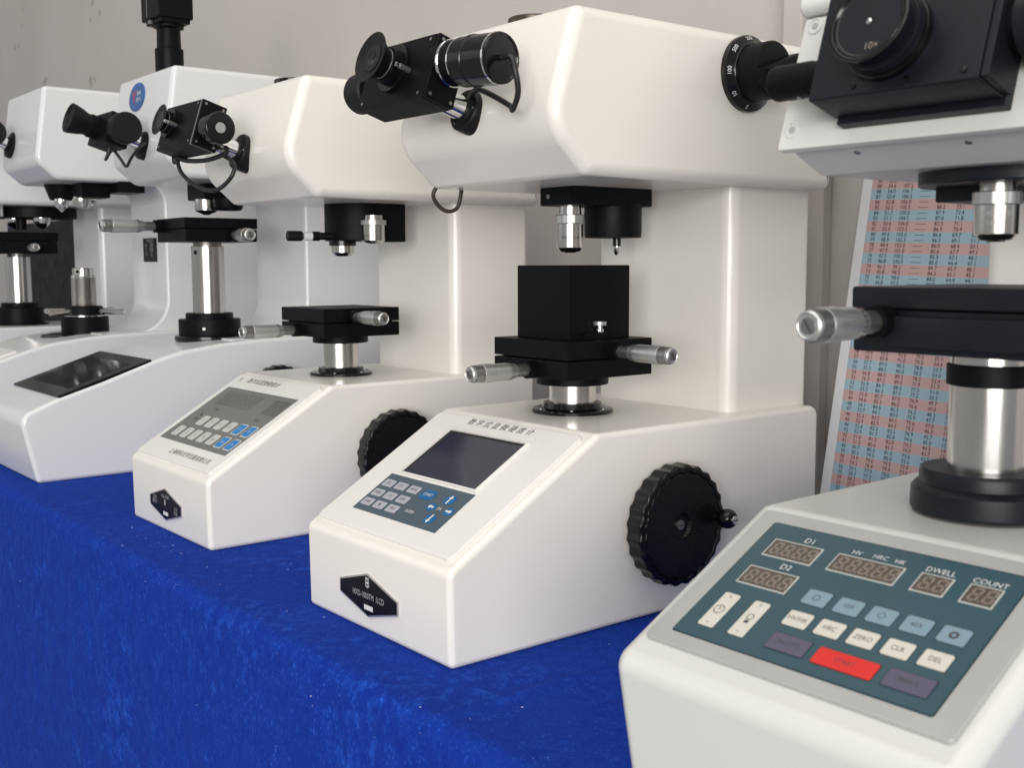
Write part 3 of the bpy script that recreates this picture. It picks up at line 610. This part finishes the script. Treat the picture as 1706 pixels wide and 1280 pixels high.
# ================================================================== right-hand tester with the teal panel
def tester_teal():
    p = thing('hardness_tester', 'large near hardness tester with teal membrane panel and red START key at right edge', 'hardness tester', (.5135, 0, 0), 'hardness testers in a row on the table')
    b = MB().m('enamel_pale'); b.prism(fillet([(-.046, 0), (-.062, .0875), (.050, .1480), (.46, .1510), (.46, 0)], [.006, .012, .012, .01, .005], 7), -.0915, .0915, r=.0088, seg=6); part(b, 'base', p)
    c = MB().m('enamel_cream').slab(fillet([(-.085, .262), (.085, .262), (.085, .44), (-.085, .44)], .012, 6), .146, .345); part(c, 'column', p)
    h = MB().m('enamel_pale'); h.prism(fillet([(.0765, .406), (.0545, .3385), (.0835, .3255), (.45, .3255), (.45, .46), (.0935, .46)], [.003, .003, .006, .008, .008, .008], 4), -.0825, .0825, r=.0030, seg=4)
    head = part(h, 'head', p)
    # bolted front plate
    Fc = Vector((0, .062, .373)); X = Vector((1, 0, 0)); B = Matrix((X, HU, X.cross(HU))).transposed().to_4x4(); B.translation = Fc
    fp = MB().m('enamel_pale').slab(fillet(rect(.1675, .0730), .0015, 3), -.004, .0015, B @ Matrix.Translation((0, -.0015, 0)), r=.0008); plate = part(fp, 'front_plate', head)
    for sx in (-1, 1):
        for sy in (-.0275, .030):
            Q = B @ Matrix.Translation((sx*.0765, sy, .0015)); k = MB().m('enamel_pale').lathe([(.0045, 0), (.0045, .0006), (.0036, .0008), (.0034, .0002), (.0022, .0002)], Q, 28); k.m('panel_silver').cyl(.0019, .0001, .0009, Q, 6); part(k, 'bolt', plate)
    bz = MB().m('enamel_pale'); bz.prism(fillet([(.0655, .4075), (.082, .470), (.46, .470), (.46, .4075)], [.006, .006, .004, .004], 4), -.0865, .0865, r=.003); part(bz, 'head_cover', head)
    for x_ in (-.045, .015): part(MB().m('satin_dark').cyl(.0017, -.0002, .0002, frame((x_, .064, .3340), (1, 0, 0), (0, .91, -.41)) @ Matrix.Rotation(math.pi, 4, 'X'), 14), 'grub_screw', head)
    # sloping panel
    y = Vector((0, .0947, .0504)).normalized(); z = X.cross(y); S = frame(Vector((-.0811, -.0476, .0958))+z*.0008, X, y, z)
    pp = MB().m('panel_silver').slab(fillet([(0, 0), (.1627, 0), (.1627, .1054), (0, .1054)], .0025, 3), -.002, .0012, S, r=.0006, rb=0); panel = part(pp, 'panel_frame', p)
    Z = .0012
    tf = MB().m('teal_edge').slab(fillet([(.0113, .0080), (.1505, .0080), (.1505, .0968), (.0113, .0968)], .0015, 3), Z-.0001, Z+.0001, S); tf.m('teal_film').slab(fillet([(.0121, .0088), (.1497, .0088), (.1497, .0960), (.0121, .0960)], .0012, 3), Z+.0001, Z+.0003, S); part(tf, 'membrane', panel)
    for (x0, x1, y0, y1, n) in ((.0207, .0500, .0713, .0846, 4), (.0207, .0502, .0491, .0625, 4), (.0588, .0952, .0717, .0846, 5), (.1034, .1196, .0719, .0847, 2), (.1271, .1425, .0721, .0848, 2)):
        d = MB().m('ring_white').slab([(x0, y0), (x1, y0), (x1, y1), (x0, y1)], Z+.0003, Z+.0006, S); d.m('digit_bed').slab([(x0+.0007, y0+.0007), (x1-.0007, y0+.0007), (x1-.0007, y1-.0007), (x0+.0007, y1-.0007)], Z+.0006, Z+.0007, S)
        pitch = (x1-x0-.002)/n; seven(d, 'digit_off', S, x0+.0022, y0+.0022, pitch*.95, .0088, n, pitch, Z+.00075); part(d, 'digit_display', panel)
    def key(m, x0, x1, y0, y1, nm='key', r=.001): part(MB().m('teal_edge').slab(fillet([(x0-.0005, y0-.0005), (x1+.0005, y0-.0005), (x1+.0005, y1+.0005), (x0-.0005, y1+.0005)], r, 3), Z+.0003, Z+.00035, S).m(m).slab(fillet([(x0, y0), (x1, y0), (x1, y1), (x0, y1)], r, 3), Z+.0003, Z+.0009, S, r=.0002, rb=0), nm, panel)
    key('key_ivory', .0216, .0309, .0164, .0405, 'rocker_key'); key('key_ivory', .0400, .0491, .0164, .0405, 'rocker_key')
    for a in (.0671, .0845, .1017, .1188, .1362): key('key_sky', a-.0064, a+.0064, .0472, .0570); key('key_ivory', a-.0064, a+.0064, .0315, .0412)
    key('key_purple', .0621, .0827, .0156, .0259); key('key_red', .0873, .1174, .0155, .0252, 'start_key'); key('key_purple', .1221, .1432, .0156, .0258)
    lg = MB(); L = S @ Matrix.Translation((0, 0, Z+.00095)); lg.m('print_white')
    for t, a, b_, sz in (('D1', .0400, .0874, .0052), ('D2', .0398, .0660, .0052), ('HV', .0675, .0870, .0040), ('HRC', .0802, .0874, .0040), ('HK', .0905, .0873, .0040), ('DWELL', .1113, .0871, .0045), ('COUNT', .1351, .0868, .0045)): lg.text(t, sz, L, a, b_); lg.sign('lettering', panel)
    lg.m('print_dark')
    for t, a, b_ in (('+', .0262, .0378), ('−', .0262, .0188), ('+', .0446, .0378), ('−', .0446, .0188), ('HV/HK', .0671, .0363), ('10X', .0845, .0521), ('40X', .1188, .0521), ('ZERO', .1017, .0363), ('CLR', .1188, .0363), ('DEL', .1362, .0363), ('HRC', .0845, .0363), ('PHOTO', .0724, .0207), ('START', .1023, .0203), ('PRINT', .1326, .0207)): lg.text(t, .0040, L, a, b_, sx=.9); lg.sign('lettering', panel)
    def circ(a, b_, r, t, n=24): lg.add([((r-(t if j else 0))*math.cos(2*math.pi*i/n)+a, (r-(t if j else 0))*math.sin(2*math.pi*i/n)+b_, 0) for j in (0, 1) for i in range(n)], [(i, (i+1) % n, n+(i+1) % n, n+i) for i in range(n)], L)
    circ(.0262, .0285, .0030, .0005); lg.quad(.0259, .0265, .0283, .0305, .00001, L); lg.sign('key_symbol', panel); circ(.0446, .0295, .0020, .0005); lg.quad(.0434, .0458, .0250, .0270, .00001, L); lg.sign('key_symbol', panel)
    for cc in ((.0671, .0521, .0020, .0005), (.1017, .0521, .0024, .0005, 4), (.1362, .0521, .0022, .0012)): circ(*cc); lg.sign('key_symbol', panel)
    # eyepiece box
    bb = MB().m('anodised_navy'); xl, xr, t1, t2, cb, ct = -.0468, .0404, .0109, .0306, -.027, .030
    bb.box(xl, xr, cb, ct, t1-.004, t2, r=.0010, T=B); bb.box(xl+.002, xr+.001, cb-.0032, ct, .0012, t1-.003, r=.0006, T=B)
    for a in (-.022, .006, .033): bb.m('gloss_black').cyl(.0015, 0, .0009, B @ Matrix.Translation((a, cb+.0045, t2)), 14)
    bb.m('anodised_navy').box(xr, xr+.004, cb+.001, ct, t1-.003, t2-.001, r=.0006, T=B)
    bx = part(bb, 'eyepiece_box', p)
    O = B @ Matrix.Translation((-.0075, -.0010, t2)); cr, cl = .0190, .019; o = MB().m('gloss_black').cyl(cr*1.12, -.001, .004, O, 48); o.m('anodised_navy').cyl(cr*1.02, .003, .009, O, 48)
    o.m('anodised_navy').lathe([(cr*.86, .008), (cr*.90, cl*.6), (cr*.98, cl*.85), (cr, cl*.94)], O, 56); o.m('gloss_black').lathe([(cr, cl*.935), (cr*1.06, cl*.95), (cr*1.06, cl*.985), (cr, cl), (cr*.95, cl*.99), (cr*.92, cl*.95), (cr*.90, cl*.93), (cr*.88, cl*.945), (cr*.52, cl*.90), (cr*.49, cl*.88), (cr*.46, cl*.90), (cr*.36, cl*.885)], O, 56); o.m('lcd_navy').lathe([(cr*.37, cl*.87), (cr*.34, cl*.885), (cr*.22, cl*.91), (cr*.12, cl*.915)], O, 32); o.m('chrome').lathe([(cr*.09, cl*.90), (cr*.08, cl*.935), (cr*.04, cl*.950)], O, 24)  # small chrome dome added at the centre to imitate the lens's bright glint
    o.m('digit_off').text('10×', .0048, O @ Matrix.Translation((0, 0, cl*.955)), .004, -.0125); part(o, 'ocular', bx)
    K = B @ Matrix.Translation((xl, -.0090, .018)) @ Matrix.Rotation(-math.pi/2, 4, 'Y'); k = MB().m('anodised_black').cyl(.0085, -.001, .010, K); k.m('anodised_black').lathe([(.0086, .009), (.0090, .010), (.0090, .031), (.0084, .0325), (.0076, .0330)], K, 40); k.m('print_grey')
    for (a_, l_, w_, h_) in ((.9, .013, .0030, .0006), (.9, .0165, .0006, .0034), (1.15, .0165, .0016, .0016), (.75, .0175, .0024, .0006), (.62, .0225, .0026, .0006), (.72, .0235, .0006, .0022)): k.box(.00895, .00915, -h_/2, h_/2, l_-w_/2, l_+w_/2, r=.00002, T=K @ Matrix.Rotation(a_+math.pi*1.12, 4, 'Z'))
    part(k, 'measuring_drum', bx)
    K2 = B @ Matrix.Translation((xr+.004, .004, .013)) @ Matrix.Rotation(math.pi/2, 4, 'Y'); k = MB().m('anodised_navy').cyl(.0115, -.001, .006, K2); k.m('anodised_navy').cyl(.0175, .005, .034, K2, 48); part(k, 'adjusting_drum', bx)
    # turret, objective
    ax, ay = 0, .12
    t = MB().m('anodised_navy').lathe([(.051, .3270), (.0515, .3265), (.0515, .3192), (.0508, .3185), (.02, .3185)], Matrix.Translation((ax, ay+.025, 0)), 64); t.box(ax-.042, ax-.006, ay+.012, ay+.055, .3110, .3210, r=.001); t.cyl(.014, .288, .321, Matrix.Translation((ax+.024, ay+.025, 0)), 40); tu = part(t, 'turret', p)
    o = MB(); objective(o, ax, ay, .3260, .2895, .0112, nf=.32); o.m('print_grey'); ring_text(o, '-40/0.65', .0040, ax, ay, .3030, .01085, -1.0, .19); ring_text(o, '160/0', .0034, ax, ay, .2985, .01085, -1.1, .17); part(o, 'objective', tu)
    # pillar and stage
    T = Matrix.Translation((ax, ay, 0)); f = MB().m('anodised_navy').lathe([(.0365, .150), (.0372, .152), (.0368, .1615), (.0345, .1640), (.0330, .1645), (.0328, .1700), (.0315, .1722), (.0205, .1725)], T, 64); part(f, 'pillar_flange', p)
    pl = MB().m('steel').cyl(.0195, .151, .2340, T, 64); pi_ = part(pl, 'pillar', p); co = MB().m('anodised_black').lathe([(.0197, .2155), (.0212, .2160), (.0212, .2262), (.0197, .2268)], T, 64); part(co, 'pillar_collar', pi_)
    s = MB().m('anodised_navy'); s.box(-.050, .060, .070, .170, .2555, .2665, r=.0012); st = part(s, 'stage', p)
    s = MB().m('anodised_navy'); s.box(-.0505, .060, .073, .168, .2330, .2550, r=.0012); s.box(-.030, .052, .066, .074, .2370, .2520, r=.0008); part(s, 'lower_plate', st)
    mt = micrometer(st, (-.030, .068, .2490), (0, -1, 0), .90, rs=1.14)
    return p
tester_teal()

# ================================================================== curved-frame testers (white) further back
CB = [(-.018, 0), (-.037, .088), (.012, .108), (.070, .126), (.136, .149), (.1785, .161), (.24, .169), (.286, .172), (.36, .174), (.548, .174), (.548, 0)]
def body_curved(p, hw=.105, kz=1.0, hz=0.0, yb=.548):
    prof = fillet([(y_, z_*kz) for y_, z_ in CB], [.006, .018, .06, .1, .15, .12, .15, .1, .05, .01, .005], 5)
    b = MB().m('enamel_cool').prism(prof, -hw, hw, r=.0058, seg=5); base = part(b, 'base', p)
    col = fillet([(.262, .1725*kz), (.385, .1735*kz), (.385, .404+hz), (.30, .404+hz), (.30, .420+hz), (yb, .420+hz), (yb, .166*kz), (.262, .166*kz)], [0, .055, .04, 0, 0, .01, .01, 0], 8)
    c = MB().m('enamel_cool').prism(col, -.083, .083, r=.0050, seg=5); part(c, 'column', p)
    h = MB().m('enamel_cool').prism(fillet([(y_, z_+hz) for y_, z_ in ((.182, .547), (.165, .425), (.198, .397), (.548, .397), (.548, .547))], [.008, .022, .02, .008, .008], 7), -.102, .102, r=.0075, seg=6); head = part(h, 'head', p)
    return base, head
CN = Vector((0, -.990, .138)); CU = Vector((0, .138, .990))
def eyepiece_curved(p, Fc, cupx=-.022):
    Fc = Vector(Fc); X = Vector((1, 0, 0)); B = Matrix((X, HU, X.cross(HU))).transposed().to_4x4(); B.translation = Fc; A = axis_frame(Fc, HN)
    f = MB().m('rubber_black').lathe([(.0225, -.010), (.0225, .0022), (.0205, .0036), (.0125, .0044), (.0120, .008), (.0105, .008)], A); fl = part(f, 'eyepiece_flange', p)
    part(MB().m('chrome').cyl(.0105, .004, .034, A), 'eyepiece_tube', fl)
    b = MB().m('anodised_black').box(-.052, .018, -.020, .024, .026, .058, r=.0015, T=B); bx = part(b, 'eyepiece_box', p)
    O = B @ Matrix.Translation((cupx, .004, .058)); o = MB().m('anodised_black').cyl(.0165, -.001, .010, O); o.m('rubber_black').lathe([(.0150, .009), (.0155, .016), (.0175, .021), (.0205, .033), (.0210, .038), (.0195, .039), (.016, .035), (.008, .034)], O); part(o, 'ocular', bx)
    K = B @ Matrix.Translation((.018, .004, .040)) @ Matrix.Rotation(math.pi/2, 4, 'Y'); part(MB().m('rubber_black').lathe([(.016, -.001), (.0205, .001), (.0215, .003), (.0215, .020), (.020, .022), (.010, .0225)], K), 'adjusting_knob', bx)
    return B
def tester_touch():
    p = thing('hardness_tester', 'white hardness tester with black touchscreen on its curved base and camera on top', 'hardness tester', (-.784, 0, 0), 'hardness testers in a row on the table')
    base, head = body_curved(p)
    y = Vector((0, .124, .0405)).normalized(); X = Vector((1, 0, 0)); S = frame(Vector((-.1, .012, .1085)), X, y)
    s = MB().m('screen_black').slab(fillet([(-.002, .001), (.202, .001), (.202, .1325), (-.002, .1325)], .002, 2), -.006, .0020, S, r=.0006, rb=0); sc = part(s, 'touchscreen', p)
    g = MB().m('screen_glass').slab([(.018, .023), (.180, .023), (.180, .112), (.018, .112)], .0020, .0022, S); g.m('plate_black').cyl(.0016, .0020, .0023, S @ Matrix.Translation((.135, .124, 0)), 12); part(g, 'display_glass', sc)
    # head emblem
    L = frame((-.020, .1775, .5170), X, CU); e = MB().m('logo_blue').slab([(.0290*math.cos(t*math.pi/20), .0205*math.sin(t*math.pi/20)) for t in range(40)], -.004, .0012, L, r=.0004, rb=0)
    L2 = L @ Matrix.Translation((0, 0, .0013)) @ Matrix.Diagonal((1.4, 1, 1, 1)); e.m('logo_red').add([(-.0125, .008, 0), (-.0085, .009, 0), (-.0035, -.007, 0), (-.0060, -.009, 0)], [(0, 1, 2, 3)], L2); e.add([(-.0035, .0105, 0), (-.0010, .0105, 0), (-.0035, .001, 0), (-.0055, .003, 0)], [(0, 1, 2, 3)], L2)
    e.m('print_white').text('SHK', .0085, L2, .0058, .0045, sx=.75); e.text('新科', .0075, L2, .0058, -.0050, sx=.85); part(e, 'emblem', head)
    # camera on the head
    cx, cy = -.018, .226; T = Matrix.Translation((cx, cy, 0))
    c = MB().m('anodised_black').lathe([(.0185, .546), (.0200, .548), (.0200, .588), (.0170, .590), (.0165, .616), (.0215, .618), (.0215, .624)], T, 48); cm = part(c, 'camera_adapter', p)
    k = MB().m('anodised_black').box(cx-.036, cx+.030, cy-.026, cy+.026, .628, .70, r=.0025); k.box(cx-.027, cx+.027, cy-.022, cy+.022, .622, .629, r=.001)
    k.m('satin_dark').box(cx-.010, cx+.000, cy-.0265, cy-.0225, .623, .627, r=.0004); k.m('satin').box(cx-.0135, cx-.0130, cy-.0263, cy-.020, .632, .70, r=.0001); part(k, 'camera_body', cm)
    eyepiece_curved(p, (.018, .1695, .4480), -.034)
    w_ = Vector
    c = MB().m('cable_black').tube([w_((.012, .128, .452)), w_((.006, .122, .430)), w_((.012, .118, .424)), w_((.022, .124, .436)), w_((.034, .130, .424)), w_((.045, .134, .413)), w_((.060, .136, .424)), w_((.082, .140, .437)), w_((.100, .140, .440))], .0021); part(c, 'eyepiece_cable', p)
    # handwheel, stage, turret
    handwheel(p, .1055, .318, .087, r=.048, knob=False)
    ax, ay = 0, .267; T = Matrix.Translation((ax, ay, 0))
    f = MB().m('gloss_black').lathe([(.0500, .166), (.0515, .170), (.0505, .1745), (.0440, .1765)], T, 64); f.m('anodised_black').lathe([(.0445, .174), (.0450, .176), (.0450, .197), (.0440, .199), (.0345, .199), (.0345, .2065), (.0330, .208), (.0250, .208)], T, 64)
    f.m('satin_dark').cyl(.0025, 0, .001, T @ Matrix.Translation((0, 0, .186)) @ Matrix.Rotation(-.6, 4, 'Z') @ Matrix.Translation((.0447, 0, 0)) @ Matrix.Rotation(math.pi/2, 4, 'Y'), 14); part(f, 'pillar_flange', p)
    pl = MB().m('steel').cyl(.0235, .20, .306, T, 56); pl.m('satin_dark').cyl(.0205, .305, .313, T, 40); pl.m('plate_black').cyl(.0035, -.001, .0006, T @ Matrix.Translation((0, 0, .297)) @ Matrix.Rotation(-1.25, 4, 'Z') @ Matrix.Translation((.0234, 0, 0)) @ Matrix.Rotation(math.pi/2, 4, 'Y'), 16); part(pl, 'pillar', p)
    s = MB().m('anodised_black').box(-.052, .052, ay-.056, ay+.056, .331, .346, r=.001); st = part(s, 'stage', p); part(MB().m('anodised_black').box(-.052, .052, ay-.055, ay+.055, .312, .330, r=.001), 'lower_plate', st)
    micrometer(st, (-.030, ay-.055, .335), (0, -1, 0), 1.35, rs=1.3); micrometer(st, (.051, ay+.018, .321), (1, 0, 0), .82, rs=1.3)
    t = MB().m('anodised_black').box(-.040, .022, ay-.012, ay+.045, .374, .399, r=.002); t.lathe([(.022, .375), (.021, .362), (.018, .358), (.008, .358)], Matrix.Translation((.028, ay+.022, 0)), 36); tu = part(t, 'turret', p)
    o = MB().m('steel').lathe([(.0155, .375), (.0160, .374), (.0160, .3585), (.0145, .3565), (.0065, .3535), (.004, .352)], T, 40); part(o, 'objective', tu)
    return p
tester_touch()
def tester_screw():
    p = thing('hardness_tester', 'white hardness tester with bare threaded steel screw and spoked collar, no stage', 'hardness tester', (-1.22, -.040, 0), 'hardness testers in a row on the table')
    base, head = body_curved(p, kz=.94, hz=.022, yb=.594); eyepiece_curved(p, (-.048, .1685, .4850), -.034)
    X = Vector((1, 0, 0)); y = Vector((0, .124, .0405)).normalized(); S = frame(Vector((-.1, .012, .1085*.94)), X, Vector((0, .124, .0405*.94)).normalized())
    pl = MB().m('panel_white').slab(fillet([(.02, -.01), (.18, -.01), (.18, .122), (.02, .122)], .003, 3), -.004, .0022, S, r=.0008, rb=0); pn = part(pl, 'front_panel', p)
    s = MB().m('screen_black').slab([(.035, .005), (.165, .005), (.165, .050), (.035, .050)], .0022, .0026, S); part(s, 'screen', pn)
    s = MB().m('plate_edge').slab([(.060, .070), (.140, .070), (.140, .103), (.060, .103)], .0022, .0028, S); s.m('plate_black').slab([(.064, .074), (.118, .074), (.118, .099), (.064, .099)], .0028, .0030, S); s.m('print_white').slab([(.080, .080), (.094, .080), (.094, .099), (.080, .099)], .0030, .0031, S); part(s, 'type_plate', pn)
    ax, ay = 0, .266; T = Matrix.Translation((ax, ay, -.011))
    f = MB().m('gloss_black').lathe([(.058, .160), (.060, .164), (.058, .168), (.046, .170)], T @ Matrix.Translation((-.012, -.012, 0)), 56); f.m('seal_red').lathe([(.0597, .1618), (.0602, .1622), (.0602, .1632), (.0597, .1636)], T @ Matrix.Translation((-.012, -.012, 0)), 56, cap=False)
    f.m('anodised_black').lathe([(.0395, .166), (.0400, .169), (.0400, .199), (.0385, .2005), (.030, .2005)], T, 56); f.m('chrome').lathe([(.0335, .2003), (.0340, .2007), (.0340, .2020), (.0335, .2024)], T, 56); f.m('anodised_black').lathe([(.0330, .202), (.0330, .212), (.0300, .218), (.0240, .219)], T, 56); fl = part(f, 'screw_collar', p)
    for k, a in enumerate((3.75, -1.05, .62, 2.2)):
        Q = T @ Matrix.Translation((0, 0, .2085)) @ Matrix.Rotation(a, 4, 'Z') @ Matrix.Rotation(math.pi/2, 4, 'Y'); sp = MB().m('steel').cyl(.0048, .026, .082, Q, 20, bev=.001); part(sp, 'collar_spoke', fl)
    prof = [(.0200, .215)]; z = .217
    while z < .268: prof += [(.0214, z), (.0202, z+.0009)]; z += .0018
    prof += [(.0210, .270), (.0206, .2715), (.0178, .2715), (.0178, .284), (.0170, .285)]
    sc = MB().m('steel').lathe(prof, T, 48); sc.m('satin').box(-.006, .006, -.0185, -.0160, .273, .284, r=.0003, T=T @ Matrix.Rotation(.75, 4, 'Z')); sc.m('plate_black').cyl(.0031, .0183, .0188, T @ Matrix.Translation((0, 0, .2785)) @ Matrix.Rotation(.75, 4, 'Z') @ Matrix.Rotation(math.pi/2, 4, 'X'), 16); part(sc, 'lifting_screw', p, ang=25)
    Fq = frame((.010, .3848, .306), X, (0, 0, 1), (0, -1, 0)); lb = MB().m('plate_black').slab(rect(.064, .043), -.001, .0008, Fq)
    lb.m('print_grey'); L = Fq @ Matrix.Translation((0, 0, .0009)); lb.text('TYPE TEST', .0075, L, 0, .0165); lb.text('HV\n5\n10', .0085, L, -.018, .006, line=.9); lb.text('显微\n硬度\n0.5', .0080, L, .008, .006, line=1.05); part(lb, 'type_label', p)
    t = MB().m('anodised_black').lathe([(.030, .399), (.029, .394), (.022, .374), (.020, .3705), (.008, .3705)], Matrix.Translation((-.028, .245, .022)), 40); t.box(.010, .058, .250, .300, .394, .421, r=.002); t.box(.030, .10, .300, .345, .402, .421, r=.002); tu = part(t, 'turret', p)
    o = MB().m('chrome').lathe([(.0115, .372), (.0120, .366), (.0105, .358), (.0055, .355), (.002, .350)], Matrix.Translation((-.018, .240, .022)), 36); part(o, 'objective', tu)
    o = MB().m('steel').lathe([(.0150, .374), (.0155, .366), (.0125, .357), (.006, .354)], Matrix.Translation((.024, .262, .022)), 36); part(o, 'objective', tu); o = MB().m('chrome').lathe([(.0075, .370), (.0080, .360), (.004, .357)], Matrix.Translation((.006, .285, .022)), 28); part(o, 'indenter', tu)
tester_screw()
def tester_far():
    p = thing('hardness_tester', 'farthest white hardness tester with black cross stage, cut off by left frame edge', 'hardness tester', (-1.604, .007, 0), 'hardness testers in a row on the table', 1.05)
    body_castframe(p, 'enamel_cool', .034, .336)
    ax, ay = 0, .205; T = Matrix.Translation((ax, ay, 0))
    f = MB().m('anodised_black').lathe([(.050, .149), (.051, .152), (.050, .155), (.044, .156), (.044, .184), (.042, .186), (.034, .187), (.034, .194), (.025, .195)], T, 48); part(f, 'pillar_flange', p)
    pl = MB().m('steel').cyl(.0235, .18, .282, T, 48); pl.m('satin').cyl(.010, .28, .290, T, 24); part(pl, 'pillar', p)
    s = MB().m('anodised_black').box(-.060, .060, ay-.06, ay+.06, .312, .328, r=.001); st = part(s, 'stage', p); part(MB().m('anodised_black').box(-.058, .058, ay-.058, ay+.058, .288, .3112, r=.001), 'lower_plate', st); micrometer(st, (.057, ay+.005, .299), (1, 0, 0), .72)
    t = MB().m('anodised_black').cyl(.076, .356, .378, Matrix.Translation((-.012, .245, 0)), 56); t.m('satin').box(-.010, .012, .1665, .1690, .357, .377, r=.0004, T=Matrix.Translation((.03, .003, 0))); tu = part(t, 'turret', p)
    for (x_, y_, r_) in ((-.040, .215, .019), (.030, .245, .016)): o = MB().m('chrome').lathe([(r_, .358), (r_, .350), (r_*.85, .343), (r_*.4, .338), (r_*.15, .335)], Matrix.Translation((x_, y_, 0)), 32); part(o, 'objective', tu)
    part(MB().m('anodised_black').cyl(.0095, .334, .358, Matrix.Translation((.000, .215, 0)), 24), 'indenter', tu)
tester_far()
def rear_board():
    p = thing('black_board', 'plain black board standing behind the steel pillar of the farthest tester', 'board', (-2.25, .485, 0))
    b = MB().m('anodised_black').slab(fillet([(-.45, 0), (.42, 0), (.42, .36), (.34, .395), (-.45, .395)], [.004, .01, .01, .01, .004], 4), 0, .012, frame((0, 0, .0), (1, 0, 0), (0, .06, 1)), r=.002); part(b, 'board_panel', p)
rear_board()

# ================================================================== conversion chart leaning behind
def chart():
    X = Vector((math.cos(-.030), .0, math.sin(-.030))); Yv = Vector((-math.sin(-.030), 0, math.cos(-.030)))+Vector((0, .144, 0)); Yv = Yv.normalized()
    o = thing('conversion_chart', 'pink and blue striped number chart on a white board leaning on the wall', 'chart', (.1865, .4195, .0)); loc = Vector(o.location)
    T = frame((0, 0, .002), X, Yv, X.cross(Yv))
    b = MB().m('chart_white').slab(fillet([(-.0005, 0), (.30, 0), (.30, .62), (-.0005, .62)], .002, 2), -.004, 0, T, r=.0008); part(b, 'board', o)
    PIT = .00482; Y0 = .0795; n0 = 33; XL = .0100
    bands = MB()
    for n in range(30, 96):
        yc = Y0+(n-n0)*PIT; bands.m('band_pink' if n % 4 in (1, 2) else 'band_blue').quad(XL, .275, yc-PIT/2, yc+PIT/2, .0002, T)
    part(bands, 'row_bands', o, wn=False)
    def itp(tab, n):
        ks = sorted(tab); lo = max([k for k in ks if k <= n], default=ks[0]); hi = min([k for k in ks if k >= n], default=ks[-1])
        return tab[lo] if lo == hi else tab[lo]+(tab[hi]-tab[lo])*(n-lo)/(hi-lo)
    def seq(start, vals): return {start-i: v for i, v in enumerate(vals)}
    c2 = {**seq(91, [55.8, 55.2, 54.6, 54.0, 53.4, 52.8, 52.3, 51.7, 51.1, 50.6, 50.0, 49.5, 48.9, 48.4, 47.9, 47.3, 46.8, 46.3, 45.8, 45.3]), **seq(60, [39.5, 39.0, 38.6, 38.1, 37.7, 37.2, 36.8, 36.3, 35.9, 35.5, 35.0, 34.6, 34.1, 33.7, 33.3, 32.9, 32.4, 32.0, 31.6, 31.2, 30.7, 30.3, 29.9, 29.5, 29.1, 28.7, 28.3, 27.9])}
    c3 = {**seq(91, [108.2, 107.5, 107.2, 106.7, 106.3, 106.0, 105.5, 105.0, 104.5, 104.0, 103.5, 103.0, 102.5, 102.0, 101.0, 100.5, 100.0, 99.2, 98.5, 98.0]), **seq(60, [91.5, 91.0, 90.5, 89.8, 89.0, 88.5, 88.0, 87.2, 86.7, 86.3, 85.7, 85.2, 84.6, 84.1, 83.5, 82.9, 82.3, 81.7, 81.2, 80.6, 80.0, 79.5, 79.0, 78.4, 77.9, 77.3, 76.8, 76.2])}
    c4 = seq(60, [93.0, 92.5, 92.0, 91.0, 90.5, 90.0, 89.5, 89.0, 88.0, 87.5, 87.0, 86.5, 85.5, 85.0, 84.5, 84.0, 83.5, 82.8, 82.0, 81.5, 81.0, 80.0, 79.5, 79.0, 78.0, 77.5, 77.0, 76.0])
    c5 = {**seq(91, [90.1, 89.8, 89.5, 89.2, 88.9, 88.6, 88.2, 87.9, 87.6, 87.3, 86.9, 86.6, 86.3, 86.0, 85.6, 85.3, 85.0, 84.7, 84.3, 84.0]), **seq(60, [80.1, 79.8, 79.5, 79.2, 78.8, 78.5, 78.2, 77.9, 77.5, 77.2, 76.9, 76.6, 76.2, 75.9, 75.6, 75.3, 74.9, 74.6, 74.3, 74.0, 73.6, 73.3, 73.0])}
    c6 = {**seq(88, [75.0, 74.4, 73.8, 73.1, 72.4, 71.8, 71.1, 70.4, 69.7, 69.1, 68.4, 67.7, 67.1, 66.4, 65.7, 65.1, 64.4]), **seq(60, [56.4, 55.7, 55.0, 54.4, 53.7, 53.0, 52.4, 51.7, 51.0, 50.3, 49.7, 49.0, 48.3, 47.7, 47.0, 46.3, 45.7, 45.0, 44.3, 43.7, 43.0, 42.3])}
    cols = [(.0140, lambda n: str(n)), (.0268, lambda n: '%.1f' % itp(c2, n)), (.0426, lambda n: '%.1f' % itp(c3, n)), (.0601, lambda n: '——' if n > 69 else '%.1f' % (itp(c4, n) if n <= 60 else 93+.6*(n-60))), (.0771, lambda n: '%.1f' % itp(c5, n)), (.0952, lambda n: '%.1f' % itp(c6, n)), (.1125, lambda n: '%.1f' % (n-27.9))]
    pr = MB()
    for xc, fn in cols:
        for pink in (True, False):
            for n in range(31, 94):
                if (n % 4 in (1, 2)) != pink: continue
                pr.m('print_maroon' if pink else 'print_teal').text(fn(n), .0050, T, XL-.010+xc+.0040, Y0+(n-n0)*PIT, sx=.95, res=2, bold=0.0)
    pr.v = [(x, y, z) for x, y, z in pr.v]
    ob = part(pr, 'row_numbers', o, wn=False); ob.location = T.to_3x3() @ Vector((0, 0, .0004))
chart()
